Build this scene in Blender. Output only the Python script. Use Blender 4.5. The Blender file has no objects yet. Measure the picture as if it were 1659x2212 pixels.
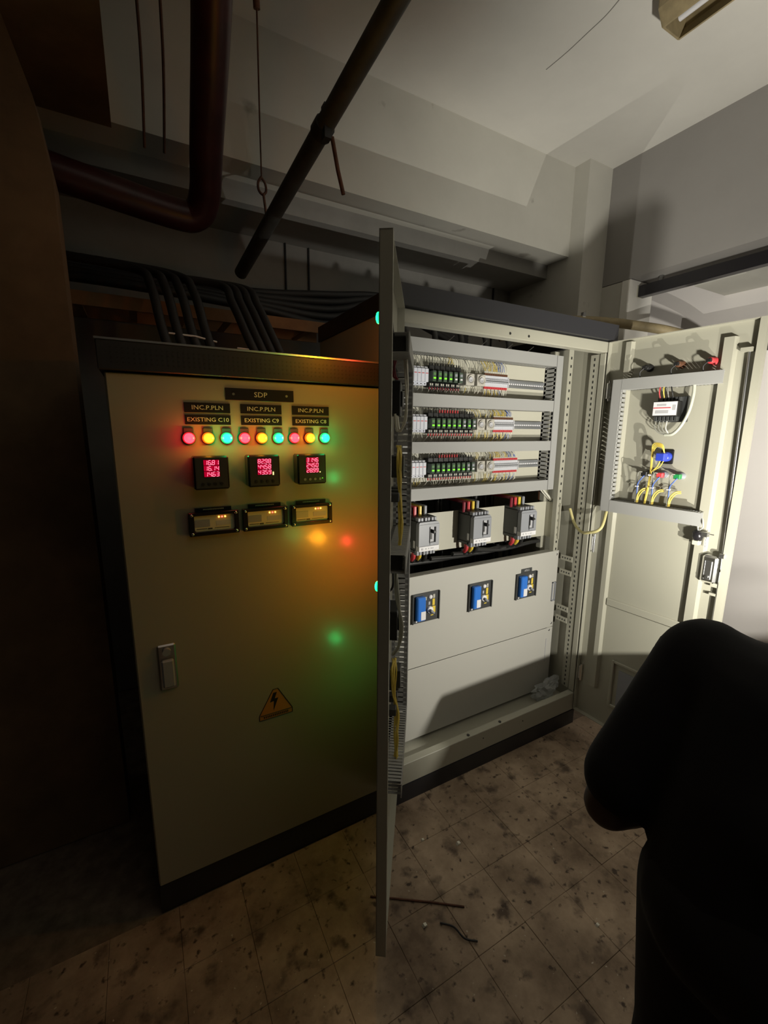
import bpy, bmesh, math, random
from mathutils import Vector, Matrix
random.seed(7)
S = bpy.context.scene
COL = S.collection
PI = math.pi

# ------------------------------------------------------------------ camera
CAM_H, YAW, PITCH, ROLL = 1.5174, 0.5075, 0.1875, 0.0077
cd = bpy.data.cameras.new('camera'); cam = bpy.data.objects.new('camera', cd); COL.objects.link(cam)
sy, cyw = math.sin(YAW), math.cos(YAW)
Fv = Vector((math.cos(PITCH)*sy, math.cos(PITCH)*cyw, -math.sin(PITCH)))
R0 = Vector((cyw, -sy, 0)); U0 = R0.cross(Fv)
Rv = R0*math.cos(ROLL) + U0*math.sin(ROLL); Uv = U0*math.cos(ROLL) - R0*math.sin(ROLL)
cam.matrix_world = Matrix(((Rv.x, Uv.x, -Fv.x, 0), (Rv.y, Uv.y, -Fv.y, 0), (Rv.z, Uv.z, -Fv.z, CAM_H), (0, 0, 0, 1)))
cd.sensor_fit = 'VERTICAL'; cd.sensor_height = 36.0; cd.lens = 36*932.45/2212
cd.clip_start = 0.02
S.camera = cam

# ------------------------------------------------------------------ world, exposure, torch light
w = bpy.data.worlds.new('world'); S.world = w; w.use_nodes = True
w.node_tree.nodes['Background'].inputs[0].default_value = (0.5, 0.45, 0.38, 1)
w.node_tree.nodes['Background'].inputs[1].default_value = 0.0008
S.view_settings.view_transform = 'Standard'; S.view_settings.look = 'None'
S.view_settings.exposure = 0.0; S.view_settings.gamma = 1.0
S.view_settings.use_curve_mapping = False
TORCH = Vector((1.52, 0.24, 0.96))                     # the phone torch held by the person
TN = Vector((0.0, 0.40, 0.917)).normalized()           # the way the phone's flat face points
def torch_light(kind, loc, energy, beam, size=.0015):
    ld = bpy.data.lights.new('torch', kind); ld.energy = energy; ld.color = (1.0, 0.96, 0.85)
    if kind == 'AREA': ld.shape = 'DISK'; ld.size = size
    else: ld.shadow_soft_size = size
    if kind == 'SPOT': ld.spot_size = math.radians(124); ld.spot_blend = 0.45
    o = bpy.data.objects.new('torch_light', ld); COL.objects.link(o); o.location = loc
    o.rotation_euler = Vector(beam).to_track_quat('-Z', 'Y').to_euler()
    return o
torch_light('SPOT', TORCH + TN*.002, 58.0, (0.30, 0.95, -0.02))
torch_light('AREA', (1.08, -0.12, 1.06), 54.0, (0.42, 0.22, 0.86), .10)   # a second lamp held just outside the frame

# ------------------------------------------------------------------ materials
M = {}
def mat(name, c, rough=0.5, metal=0.0, emit=None, es=0.0, var=0.0, vscale=8.0, bump=0.0, bscale=60.0, coat=0.0, coatr=0.1, coatbump=0.0, alpha=1.0, trans=0.0, dark=None, spec=0.5):
    m = bpy.data.materials.new(name); m.use_nodes = True; nt = m.node_tree; b = nt.nodes['Principled BSDF']
    b.inputs['Base Color'].default_value = (*c, 1); b.inputs['Roughness'].default_value = rough
    b.inputs['Metallic'].default_value = metal; b.inputs['Specular IOR Level'].default_value = spec
    if emit: b.inputs['Emission Color'].default_value = (*emit, 1); b.inputs['Emission Strength'].default_value = es
    if coat: b.inputs['Coat Weight'].default_value = coat; b.inputs['Coat Roughness'].default_value = coatr
    if alpha < 1: b.inputs['Alpha'].default_value = alpha
    if trans: b.inputs['Transmission Weight'].default_value = trans
    N = nt.nodes; L = nt.links
    if var or bump or coatbump:
        g = N.new('ShaderNodeNewGeometry')
    if var:
        n = N.new('ShaderNodeTexNoise'); n.inputs['Scale'].default_value = vscale; n.inputs['Detail'].default_value = 8; n.inputs['Roughness'].default_value = 0.65
        L.new(g.outputs['Position'], n.inputs['Vector'])
        r = N.new('ShaderNodeValToRGB'); r.color_ramp.elements[0].position = 0.33; r.color_ramp.elements[1].position = 0.66
        d = dark or tuple(x*(1-var) for x in c)
        r.color_ramp.elements[0].color = (*d, 1); r.color_ramp.elements[1].color = (*c, 1)
        L.new(n.outputs['Fac'], r.inputs['Fac']); L.new(r.outputs['Color'], b.inputs['Base Color'])
    def bmp(scale, strength, sock, detail=3):
        n = N.new('ShaderNodeTexNoise'); n.inputs['Scale'].default_value = scale; n.inputs['Detail'].default_value = detail
        L.new(g.outputs['Position'], n.inputs['Vector'])
        k = N.new('ShaderNodeBump'); k.inputs['Strength'].default_value = strength; k.inputs['Distance'].default_value = 0.0008
        L.new(n.outputs['Fac'], k.inputs['Height']); L.new(k.outputs['Normal'], b.inputs[sock])
    if bump: bmp(bscale, bump, 'Normal')
    if coatbump: bmp(420, coatbump, 'Coat Normal', 1)
    M[name] = m; return m
mat('paint', (0.36, 0.35, 0.285), 0.5, coat=0.25, coatr=0.12, bump=0.02, bscale=400)
mat('door_paint', (0.31, 0.285, 0.205), 0.34, coat=0.5, coatr=0.03, coatbump=0.3, spec=0.9)
mat('plate', (0.50, 0.485, 0.40), 0.45)
mat('white_panel', (0.46, 0.45, 0.41), 0.42)
mat('duct', (0.33, 0.33, 0.32), 0.55)
mat('trim_black', (0.022, 0.022, 0.026), 0.42, bump=0.15, bscale=700)
mat('black', (0.012, 0.012, 0.012), 0.45)
mat('gloss_black', (0.015, 0.014, 0.016), 0.22)
mat('rubber', (0.02, 0.02, 0.021), 0.55, bump=0.2, bscale=200)
mat('zinc', (0.62, 0.64, 0.68), 0.35, 0.9)
mat('chrome', (0.85, 0.85, 0.85), 0.22, 1.0)
mat('steel', (0.5, 0.5, 0.5), 0.35, 1.0)
mat('white', (0.56, 0.57, 0.61), 0.4)
mat('fuse_white', (0.68, 0.70, 0.78), 0.4)
mat('cream', (0.46, 0.44, 0.39), 0.45)
mat('grey_plastic', (0.27, 0.28, 0.31), 0.4)
mat('dark_plastic', (0.045, 0.047, 0.047), 0.45)
mat('smoke', (0.06, 0.09, 0.065), 0.15, coat=0.5)
mat('red', (0.62, 0.06, 0.07), 0.4)
mat('dark_red', (0.22, 0.015, 0.03), 0.45)
mat('yellow', (0.75, 0.55, 0.06), 0.4)
mat('wire_white', (0.72, 0.70, 0.60), 0.45)
mat('wire_yellow', (0.72, 0.55, 0.10), 0.4)
mat('wire_blue', (0.09, 0.16, 0.50), 0.4)
mat('wire_grey', (0.25, 0.25, 0.22), 0.5)
mat('wire_black', (0.02, 0.02, 0.02), 0.4)
mat('loom', (0.42, 0.43, 0.36), 0.35)
mat('cable_yellow', (0.58, 0.52, 0.24), 0.4)
mat('brown', (0.14, 0.06, 0.03), 0.5)
mat('blue', (0.03, 0.17, 0.62), 0.3)
mat('blue_knob', (0.03, 0.06, 0.5), 0.3)
mat('green', (0.02, 0.25, 0.07), 0.35)
mat('label_grey', (0.45, 0.45, 0.47), 0.5)
mat('label_white', (0.75, 0.74, 0.76), 0.5)
mat('engraved', (0.55, 0.53, 0.42), 0.5)
mat('lens_glass', (0.62, 0.58, 0.42), 0.3)
mat('sign_yellow', (0.50, 0.20, 0.035), 0.5)
mat('ceiling', (0.74, 0.72, 0.67), 0.9, var=0.10, vscale=1.6, bump=0.12, bscale=50)
mat('plaster', (0.58, 0.565, 0.51), 0.9, var=0.13, vscale=1.3, bump=0.15, bscale=40)
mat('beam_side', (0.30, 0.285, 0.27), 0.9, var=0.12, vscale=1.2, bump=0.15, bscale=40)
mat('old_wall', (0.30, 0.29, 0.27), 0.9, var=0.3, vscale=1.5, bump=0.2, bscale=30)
mat('rust_wall', (0.20, 0.125, 0.065), 0.9, var=0.5, vscale=3, bump=0.3, bscale=25)
mat('far_wall', (0.82, 0.78, 0.76), 0.85, var=0.06, vscale=1.0)
mat('jamb', (0.85, 0.83, 0.78), 0.6)
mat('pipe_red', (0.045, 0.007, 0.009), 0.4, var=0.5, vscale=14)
mat('pipe_grey', (0.06, 0.063, 0.06), 0.6, var=0.5, vscale=12)
mat('pipe_tan', (0.40, 0.32, 0.18), 0.6, var=0.4, vscale=10)
mat('rust', (0.14, 0.055, 0.03), 0.8, var=0.5, vscale=30)
mat('tray', (0.34, 0.16, 0.06), 0.7, var=0.4, vscale=6)
mat('tile', (0.45, 0.335, 0.235), 0.75, var=0.9, vscale=4.2, dark=(0.15, 0.10, 0.063), bump=0.35, bscale=45)
mat('grout', (0.20, 0.15, 0.11), 0.95, var=0.5, vscale=20)
mat('bag', (0.55, 0.57, 0.58), 0.15, alpha=0.45, bump=0.6, bscale=35)
mat('shirt', (0.003, 0.003, 0.0045), 0.95, bump=0.3, bscale=90)
mat('trousers', (0.005, 0.005, 0.006), 0.95)
mat('skin', (0.07, 0.038, 0.028), 0.6)
mat('hair', (0.004, 0.004, 0.004), 0.6)
mat('shoe', (0.008, 0.008, 0.008), 0.5)
mat('debris_white', (0.7, 0.68, 0.6), 0.8)
mat('lamp_red', (0.4, 0.02, 0.03), 0.25, emit=(1.0, 0.018, 0.03), es=9)
mat('lamp_orange', (0.4, 0.2, 0.01), 0.25, emit=(1.0, 0.13, 0.008), es=5.5)
mat('lamp_green', (0.02, 0.4, 0.2), 0.25, emit=(0.008, 1.0, 0.14), es=5.5)
mat('ring_red', (0.4, 0.02, 0.03), 0.25, emit=(1.0, 0.01, 0.02), es=0.9)
mat('ring_orange', (0.4, 0.2, 0.01), 0.25, emit=(1.0, 0.2, 0.005), es=0.8)
mat('ring_green', (0.02, 0.4, 0.2), 0.25, emit=(0.005, 0.8, 0.22), es=0.7)
mat('digit', (0.3, 0.0, 0.02), 0.4, emit=(1.0, 0.17, 0.26), es=2.4)
mat('digit_bed', (0.05, 0.0, 0.005), 0.3, emit=(1.0, 0.0, 0.05), es=0.42)
mat('led_amber', (0.4, 0.2, 0.01), 0.3, emit=(1.0, 0.36, 0.05), es=7)
mat('led_red', (0.4, 0.02, 0.01), 0.3, emit=(1.0, 0.10, 0.06), es=5)
mat('led_green', (0.05, 0.4, 0.02), 0.3, emit=(0.25, 1.0, 0.03), es=1.1)
mat('led_dim', (0.1, 0.2, 0.08), 0.3, emit=(0.05, 0.22, 0.04), es=0.12)  # faint emission imitating LED light inside the relay cover
mat('led_yellow', (0.3, 0.3, 0.02), 0.3, emit=(1.0, 0.7, 0.2), es=3)

# perforations of the roof grille and stains of the floor tiles are added to the node trees
def speckle(m, scale, lo, hi, col):
    nt = m.node_tree; N = nt.nodes; L = nt.links; b = N['Principled BSDF']
    src = b.inputs['Base Color'].links[0].from_socket
    g = N.new('ShaderNodeNewGeometry'); n = N.new('ShaderNodeTexNoise'); n.inputs['Scale'].default_value = scale; n.inputs['Detail'].default_value = 5
    L.new(g.outputs['Position'], n.inputs['Vector'])
    r = N.new('ShaderNodeMapRange'); r.inputs[1].default_value = lo; r.inputs[2].default_value = hi
    L.new(n.outputs['Fac'], r.inputs[0])
    x = N.new('ShaderNodeMix'); x.data_type = 'RGBA'; x.inputs['B'].default_value = (*col, 1)
    L.new(r.outputs[0], x.inputs['Factor']); L.new(src, x.inputs['A']); L.new(x.outputs['Result'], b.inputs['Base Color'])
speckle(M['tile'], 13, 0.56, 0.70, (0.09, 0.06, 0.04))
speckle(M['tile'], 38, 0.60, 0.70, (0.06, 0.038, 0.024))
speckle(M['tile'], 75, 0.70, 0.74, (0.5, 0.44, 0.35))
speckle(M['plaster'], 5, 0.68, 0.74, (0.35, 0.33, 0.29))

# ------------------------------------------------------------------ mesh helpers
class MB:
    def __init__(s): s.v = []; s.f = []; s.sm = []
    def add(s, vs, fs, smooth=False):
        n = len(s.v); s.v += [Vector(p) for p in vs]; s.f += [tuple(i+n for i in f) for f in fs]; s.sm += [smooth]*len(fs); return s
    def box(s, x0, x1, y0, y1, z0, z1, T=None):
        vs = [Vector((x, y, z)) for z in (z0, z1) for y in (y0, y1) for x in (x0, x1)]
        if T: vs = [T @ p for p in vs]
        fs = [(0, 2, 3, 1), (4, 5, 7, 6), (0, 1, 5, 4), (2, 6, 7, 3), (0, 4, 6, 2), (1, 3, 7, 5)]
        return s.add(vs, fs)
    def tube(s, pts, r, n=8, rs=None, caps=True):
        pts = [Vector(p) for p in pts]; k = len(pts); rings = []
        up = None
        for i, p in enumerate(pts):
            t = (pts[min(i+1, k-1)] - pts[max(i-1, 0)]).normalized()
            if up is None: up = Vector((0, 0, 1)) if abs(t.z) < 0.9 else Vector((1, 0, 0))
            a = (up - t*up.dot(t))
            a = a.normalized() if a.length > 1e-5 else t.orthogonal().normalized()
            up = a; b = t.cross(a); rr = rs[i] if rs else r
            rings.append([p + (a*math.cos(2*PI*j/n) + b*math.sin(2*PI*j/n))*rr for j in range(n)])
        vs = [q for g in rings for q in g]; fs = []
        for i in range(k-1):
            for j in range(n): fs.append((i*n+j, i*n+(j+1) % n, (i+1)*n+(j+1) % n, (i+1)*n+j))
        s.add(vs, fs, True)
        if caps: s.add(rings[0], [tuple(range(n-1, -1, -1))]); s.add(rings[-1], [tuple(range(n))])
        return s
    def cyl(s, p0, p1, r, n=16, r1=None):
        return s.tube([p0, p1], r, n, [r, r1 if r1 is not None else r])
    def lathe(s, prof, n=20, axis='y', T=None):
        # prof: list of (r, t) along -axis; axis y points to the viewer as -Y
        vs = []; fs = []
        for r, t in prof:
            for j in range(n):
                c, q = math.cos(2*PI*j/n)*r, math.sin(2*PI*j/n)*r
                p = Vector((c, -t, q)) if axis == 'y' else Vector((c, q, t))
                vs.append(T @ p if T else p)
        k = len(prof)
        for i in range(k-1):
            for j in range(n):
                a, b, c, d = i*n+j, i*n+(j+1) % n, (i+1)*n+(j+1) % n, (i+1)*n+j
                fs.append((a, b, c, d))
        fs.append(tuple(range((k-1)*n, k*n)))
        return s.add(vs, fs, True)
    def prism(s, pts, y0, y1, T=None):
        # polygon in XZ extruded along Y
        n = len(pts); vs = [Vector((x, y, z)) for y in (y0, y1) for x, z in pts]
        if T: vs = [T @ p for p in vs]
        fs = [tuple(range(n)), tuple(range(2*n-1, n-1, -1))] + [(i, i+n, (i+1) % n+n, (i+1) % n) for i in range(n)]
        return s.add(vs, fs)
    def mesh(s, name, m, off=None, bevel=0.0):
        me = bpy.data.meshes.new(name)
        me.from_pydata([p - off for p in s.v] if off else s.v, [], s.f)
        me.polygons.foreach_set('use_smooth', s.sm)
        bm = bmesh.new(); bm.from_mesh(me)
        bmesh.ops.recalc_face_normals(bm, faces=bm.faces)
        if bevel:
            es = [e for e in bm.edges if len(e.link_faces) == 2 and e.calc_face_angle(0) > 0.7 and not e.link_faces[0].smooth]
            bmesh.ops.bevel(bm, geom=es, offset=bevel, segments=1, affect='EDGES')
        bm.to_mesh(me); bm.free()
        me.materials.append(M[m]); return me
    def build(s, name, m, parent=None, bevel=0.0, world=False, kind=None, label=None):
        off = None
        if world and parent is not None: off = root_of(parent).location
        o = bpy.data.objects.new(name, s.mesh(name, m, off, bevel)); COL.objects.link(o)
        if parent is not None: o.parent = parent
        if kind: o['kind'] = kind
        if label: o['label'] = label
        return o
def root_of(o):
    while o.parent is not None: o = o.parent
    return o
def tag(o, label, cat, group=None, kind=None):
    o['label'] = label; o['category'] = cat
    if group: o['group'] = group
    if kind: o['kind'] = kind
    return o
def thing(name, loc, label, cat, group=None, rz=0.0):
    o = bpy.data.objects.new(name, None); COL.objects.link(o); o.location = loc; o.rotation_euler = (0, 0, rz)
    o.empty_display_size = 0.05
    return tag(o, label, cat, group)
def single(name, mb, m, label, cat, group=None, bevel=0.0, kind=None):
    # a thing that is one mesh, its origin at its base centre
    c = sum(mb.v, Vector())/len(mb.v); c.z = min(p.z for p in mb.v)
    o = bpy.data.objects.new(name, mb.mesh(name, m, c, bevel)); COL.objects.link(o); o.location = c
    return tag(o, label, cat, group, kind)
def struct(name, mb, m, parent=None, bevel=0.0):
    o = bpy.data.objects.new(name, mb.mesh(name, m, None, bevel)); COL.objects.link(o)
    if parent is None: o['kind'] = 'structure'
    else: o.parent = parent
    return o
def dup(src, loc, label, rz=None):
    r = src.copy(); COL.objects.link(r); r.location = loc
    if rz is not None: r.rotation_euler = (0, 0, rz)
    r['label'] = label
    for ch in list(src.children):
        c = ch.copy(); COL.objects.link(c); c.parent = r
        for g in list(ch.children):
            d = g.copy(); COL.objects.link(d); d.parent = c
    return r
def bez(pts, n=8):
    # Catmull-Rom through the points
    P = [Vector(p) for p in pts]; P = [P[0]*2-P[1]] + P + [P[-1]*2-P[-2]]; out = []
    for i in range(1, len(P)-2):
        for k in range(n):
            t = k/n; a, b, c, d = P[i-1], P[i], P[i+1], P[i+2]
            out.append(0.5*((2*b) + (c-a)*t + (2*a-5*b+4*c-d)*t*t + (3*b-a-3*c+d)*t**3))
    out.append(P[-2]); return out
def text_mb(txt, size, x, z, y, align='CENTER', sx=1.0, T=None, depth=0.0004):
    cu = bpy.data.curves.new('t', 'FONT'); cu.body = txt; cu.size = size; cu.align_x = align; cu.align_y = 'CENTER'; cu.resolution_u = 2
    ob = bpy.data.objects.new('t', cu); COL.objects.link(ob)
    dg = bpy.context.evaluated_depsgraph_get(); me = bpy.data.meshes.new_from_object(ob.evaluated_get(dg))
    mb = MB(); vs = [Vector((x + v.co.x*sx, y, z + v.co.y)) for v in me.vertices]
    if T: vs = [T @ p for p in vs]
    mb.add(vs, [tuple(p.vertices) for p in me.polygons])
    bpy.data.objects.remove(ob); bpy.data.curves.remove(cu); bpy.data.meshes.remove(me)
    return mb

# ------------------------------------------------------------------ the room
ZC = 3.233
fl = struct('floor', MB().box(-2.6, 4.2, -2.2, 3.2, -0.06, -0.006), 'grout')
tile_me = MB().box(-0.0946, 0.0946, -0.0946, 0.0946, -0.007, 0.0).mesh('tile', 'tile', None, 0.0009)
for i in range(-3, 17):
    for j in range(-6, 8):
        x, y = 0.075 + 0.19*i*1.0, 1.022 + 0.19*(j-6)
        if y > 2.0 or not (-0.6 < x < 3.1): continue
        o = bpy.data.objects.new('tile', tile_me); COL.objects.link(o); o.parent = fl
        o.location = (x, y, random.uniform(-0.0012, 0.0)); o.rotation_euler = (random.uniform(-.003, .003), random.uniform(-.003, .003), random.uniform(-.004, .004))
ceil_ = struct('ceiling', MB().box(-2.6, 4.2, -2.2, 3.2, ZC, ZC+0.1), 'ceiling')
struct('crack', MB().tube(bez([(1.833, 1.364, ZC), (1.852, 1.448, ZC), (1.857, 1.538, ZC), (1.862, 1.649, ZC), (1.858, 1.765, ZC)], 4), .0022, 5), 'old_wall', ceil_)
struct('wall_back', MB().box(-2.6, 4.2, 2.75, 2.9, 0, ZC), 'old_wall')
struct('wall_left', MB().box(-2.75, -2.6, -2.2, 2.9, 0, ZC), 'rubber')
struct('wall_front', MB().box(-2.75, 4.2, -2.3, -2.2, 0, ZC), 'rubber')
# right side: wall with an opening, seen past the open cabinet door
wr = MB().box(2.891, 3.12, 1.95, 2.75, 0, 2.5).box(2.891, 3.12, -2.2, 0.2, 0, 2.5)
struct('wall_right', wr, 'plaster')
struct('wall_beyond', MB().box(3.5, 3.6, -2.2, 2.9, 0, ZC), 'far_wall')
struct('wall_partition', MB().box(2.95, 3.02, -1.6, 1.42, 0, 1.95), 'far_wall')
struct('trim_1', MB().box(2.885, 3.14, 1.895, 1.95, 0, 2.5), 'jamb')                # white jamb of the opening
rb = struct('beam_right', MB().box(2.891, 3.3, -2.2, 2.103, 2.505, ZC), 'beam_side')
struct('trim_2', MB().box(3.12, 3.5, 1.35, 1.62, 2.42, 2.9), 'plaster')               # soffit of the room beyond
struct('beam_back', MB().box(-0.6, 2.66, 2.215, 2.39, 2.69, ZC), 'plaster')
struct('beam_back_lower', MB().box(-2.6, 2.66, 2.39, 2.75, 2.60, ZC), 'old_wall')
struct('beam_left', MB().box(-0.75, 0.0, -2.2, 2.215, 2.67, ZC), 'rust_wall')
struct('column', MB().box(2.66, 2.95, 2.103, 2.75, 0, ZC), 'plaster')
lc = MB().prism([(-1.0, 0), (-0.165, 0), (-0.165, 2.25), (-0.19, 2.45), (-0.25, 2.67), (-1.0, 2.67)], 1.74, 1.86)
struct('column_left', lc, 'rust_wall')

# ------------------------------------------------------------------ left cabinet (closed door)
Y0 = 1.3
XL0, XL1 = -0.078, 0.758
lcab = thing('switchgear_cabinet', (0.34, 1.65, 0), 'lower beige steel cabinet with closed door carrying lit lamps and meters', 'cabinet', 'floor-standing switchgear cabinets')
def part(mb, name, m, parent=lcab, **k): return mb.build(name, m, parent, world=True, **k)
part(MB().box(XL0+.01, XL1-.002, Y0+.022, 2.0, .1, 1.655), 'body', 'paint')
part(MB().box(XL0+.01, XL1-.002, Y0+.01, 1.99, 0, .1), 'plinth', 'trim_black')
rt = part(MB().box(XL0, XL1-.002, Y0-.012, 2.0, 1.658, 1.728), 'roof', 'trim_black', bevel=.002)
part(MB().box(XL0-.002, XL1, Y0-.014, 2.002, 1.728, 1.733), 'roof_edge', 'steel', rt)
hol = MB()
for i in range(64):
    for j in range(4):
        hol.cyl((XL0+.03+i*.0125, Y0-.0126, 1.676+j*.0115), (XL0+.03+i*.0125, Y0-.0118, 1.676+j*.0115), .0028, 6)
part(hol, 'vent_hole_rows', 'black', rt, kind='stuff')
ldoor = part(MB().box(XL0+.012, XL1-.016, Y0, Y0+.02, .11, 1.653), 'door', 'door_paint', bevel=.003)
for z in (1.554, 1.095, .648):
    part(MB().box(XL1-.018, XL1-.004, Y0-.006, Y0+.01, z-.028, z+.028), 'hinge', 'black', ldoor, bevel=.002)
hd = part(MB().box(-.012, .036, Y0-.008, Y0, .772, .912), 'handle', 'steel', ldoor, bevel=.004)
part(MB().box(-.004, .028, Y0-.022, Y0-.008, .785, .87).cyl((.012, Y0-.018, .893), (.012, Y0-.006, .893), .011, 14), 'handle_lever', 'grey_plastic', lcab, bevel=.004)
# engraved nameplates
def plate(x0, x1, z0, z1, txt, size, screws=False):
    p = part(MB().box(x0, x1, Y0-.0025, Y0, z0, z1), 'nameplate', 'gloss_black', bevel=.0006, label='black nameplate engraved '+txt)
    part(text_mb(txt, size, (x0+x1)/2, (z0+z1)/2, Y0-.0030, sx=1.12), 'lettering', 'engraved', p)
    if screws:
        for x in (x0+.022, x1-.022): part(MB().cyl((x, Y0-.0045, (z0+z1)/2), (x, Y0-.0025, (z0+z1)/2), .0035, 10), 'screw', 'steel', p)
plate(.214, .409, 1.597, 1.630, 'SDP', .020, True)
for x0, nm in ((.107, 'EXISTING C10'), (.253, 'EXISTING C9'), (.403, 'EXISTING C8')):
    plate(x0, x0+.118, 1.5605, 1.587, 'INC.P.PLN', .0165)
    plate(x0, x0+.118, 1.5285, 1.5545, nm, .0155)
# warning triangle
tri = part(MB().prism([(.262, .575), (.372, .575), (.372, .592), (.326, .676), (.310, .676), (.262, .592)], Y0-.0006, Y0), 'warning_sign', 'sign_yellow', label='orange triangular high voltage sticker with black bolt')
bl = MB().prism([(.322, .664), (.310, .664), (.298, .632), (.311, .634), (.309, .600), (.326, .643), (.314, .642)], Y0-.0012, Y0-.0006)
part(bl, 'lightning_bolt', 'black', tri)
bd = MB()
for a, b in (((.262, .592), (.310, .676)), ((.310, .676), (.326, .676)), ((.326, .676), (.372, .592)), ((.372, .592), (.372, .575)), ((.372, .575), (.262, .575)), ((.262, .575), (.262, .592)), ((.265, .591), (.370, .591))):
    bd.tube([(a[0], Y0-.0008, a[1]), (b[0], Y0-.0008, b[1])], .0014, 4)
for i in range(14): bd.box(.276+i*.006, .2795+i*.006, Y0-.0014, Y0-.0006, .5795, .5865)
part(bd, 'sign_border', 'black', tri)

# ------------------------------------------------------------------ panel devices (front faces local -Y, origin on the panel surface)
PNL = {}
def lamp_proto(colr, label, loc, rz):
    t = thing('indicator_lamp', loc, label, 'indicator lamp', 'lit indicator lamps', rz)
    MB().lathe([(.0180, 0), (.0180, .004), (.0160, .0055), (.0160, .007)], 20).build('bezel', 'dark_plastic', t)
    MB().box(-.0130, .0130, -.007, 0, .012, .0285).build('lamp_tag', 'dark_plastic', t, bevel=.002)
    MB().lathe([(.0160, .006), (.0160, .012), (.0135, .0145)], 22).build('lens_ring', 'ring_'+colr, t)
    MB().lathe([(.0137, .013), (.0132, .017), (.0105, .0200), (.005, .0216), (.0008, .0220)], 20).build('lens', 'lamp_'+colr, t)
    return t
def lamp(colr, label, loc, rz=0.0, watt=.13):
    if colr not in PNL: o = PNL[colr] = lamp_proto(colr, label, loc, rz)
    else: o = dup(PNL[colr], loc, label, rz)
    ld = bpy.data.lights.new('lamp_glow', 'POINT'); ld.energy = watt; ld.shadow_soft_size = .010
    ld.color = {'red': (1, .03, .03), 'orange': (1, .36, .015), 'green': (.01, 1, .22)}[colr]
    q = bpy.data.objects.new('lamp_glow', ld); COL.objects.link(q)
    q.location = Vector(loc) + Matrix.Rotation(rz, 3, 'Z') @ Vector((0, -.033, 0))
    return o
names = ('C10', 'C9', 'C8')
for g in range(3):
    for k, c in enumerate(('red', 'orange', 'green')):
        lamp(c, '%s lit lamp under the EXISTING %s nameplate' % (c, names[g]), (.113 + .0488*(3*g+k), Y0, 1.492))

SEG = {'0': 'abcdef', '1': 'bc', '2': 'abged', '3': 'abgcd', '4': 'fgbc', '5': 'afgcd', '6': 'afgedc', '7': 'abc', '8': 'abcdefg', '9': 'abcdfg'}
def seven(mb, s, x0, z0, wd, ht, y, pitch):
    sl = 0.10; x = x0; t = .00135
    def bar(ax, az, bx, bz):
        d = Vector((bx-ax, 0, bz-az)); L = d.length; d /= L; nrm = Vector((-d.z, 0, d.x))*t*.5
        a = Vector((ax, y, az)) + d*.0006; b = Vector((bx, y, bz)) - d*.0006
        sh = lambda p: Vector((p.x + (p.z-z0)*sl, p.y, p.z))
        vs = [sh(p) for p in (a-nrm, b-nrm, b+nrm, a+nrm)]
        vs += [p - Vector((0, .0004, 0)) for p in vs]
        mb.add(vs, [(0, 1, 2, 3), (7, 6, 5, 4), (0, 4, 5, 1), (1, 5, 6, 2), (2, 6, 7, 3), (3, 7, 4, 0)])
    for ch in s:
        if ch == '.':
            mb.box(x-pitch*.22, x-pitch*.22+.0016, y-.0004, y, z0-.0004, z0+.0012); continue
        h = ht/2
        E = {'a': (0, ht, wd, ht), 'b': (wd, h, wd, ht), 'c': (wd, 0, wd, h), 'd': (0, 0, wd, 0), 'e': (0, 0, 0, h), 'f': (0, h, 0, ht), 'g': (0, h, wd, h)}
        for k in SEG[ch]:
            e = E[k]; bar(x+e[0], z0+e[1], x+e[2], z0+e[3])
        x += pitch
rows = (('16.81', '16.14', '14.63'), ('82.98', '44.58', '43.59'), ('31.46', '24.50', '28.99'))
for g in range(3):
    x = (.160, .3025, .447)[g]
    t = thing('digital_meter', (x, Y0, 1.399), 'square black meter with red digits reading %s, below the %s lamps' % (rows[g][0], names[g]), 'meter', 'digital panel meters')
    MB().box(-.0455, .0455, -.045, 0, -.0455, .0455).build('housing', 'gloss_black', t, bevel=.004)
    MB().box(-.041, .041, -.0462, -.0455, -.041, .041).build('face_plate', 'dark_plastic', t, bevel=.0005)
    b = MB().box(-.021, .021, -.0466, -.0461, -.012, .037).build('display', 'black', t)
    MB().box(-.0195, .0205, -.0468, -.0465, .0212, .0355).box(-.0195, .0205, -.0468, -.0465, .0055, .0198).box(-.0195, .0205, -.0468, -.0465, -.0102, .0041).build('lit_row', 'digit_bed', b, kind='stuff')
    dm = MB()
    for i, s in enumerate(rows[g]): seven(dm, s, -.0178, .0225-.0157*i, .0062, .0115, -.0469, .0098)
    dm.build('digits', 'digit', b)
    bm_ = MB()
    for i in range(4): bm_.cyl((-.024+.016*i, -.0478, -.030), (-.024+.016*i, -.046, -.030), .0042, 10)
    bm_.build('button_row', 'grey_plastic' if g == 2 else 'black', t)
    if g == 1: MB().box(.0235, .0265, -.0472, -.0462, -.012, -.003).build('status_led', 'led_yellow', t)
    if g == 2:
        MB().cyl((.0245, -.0472, -.009), (.0245, -.046, -.009), .0016, 8).build('status_led', 'led_yellow', t)
        MB().cyl((.032, -.0472, -.028), (.032, -.046, -.028), .0014, 8).build('status_led', 'led_green', t)

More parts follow.
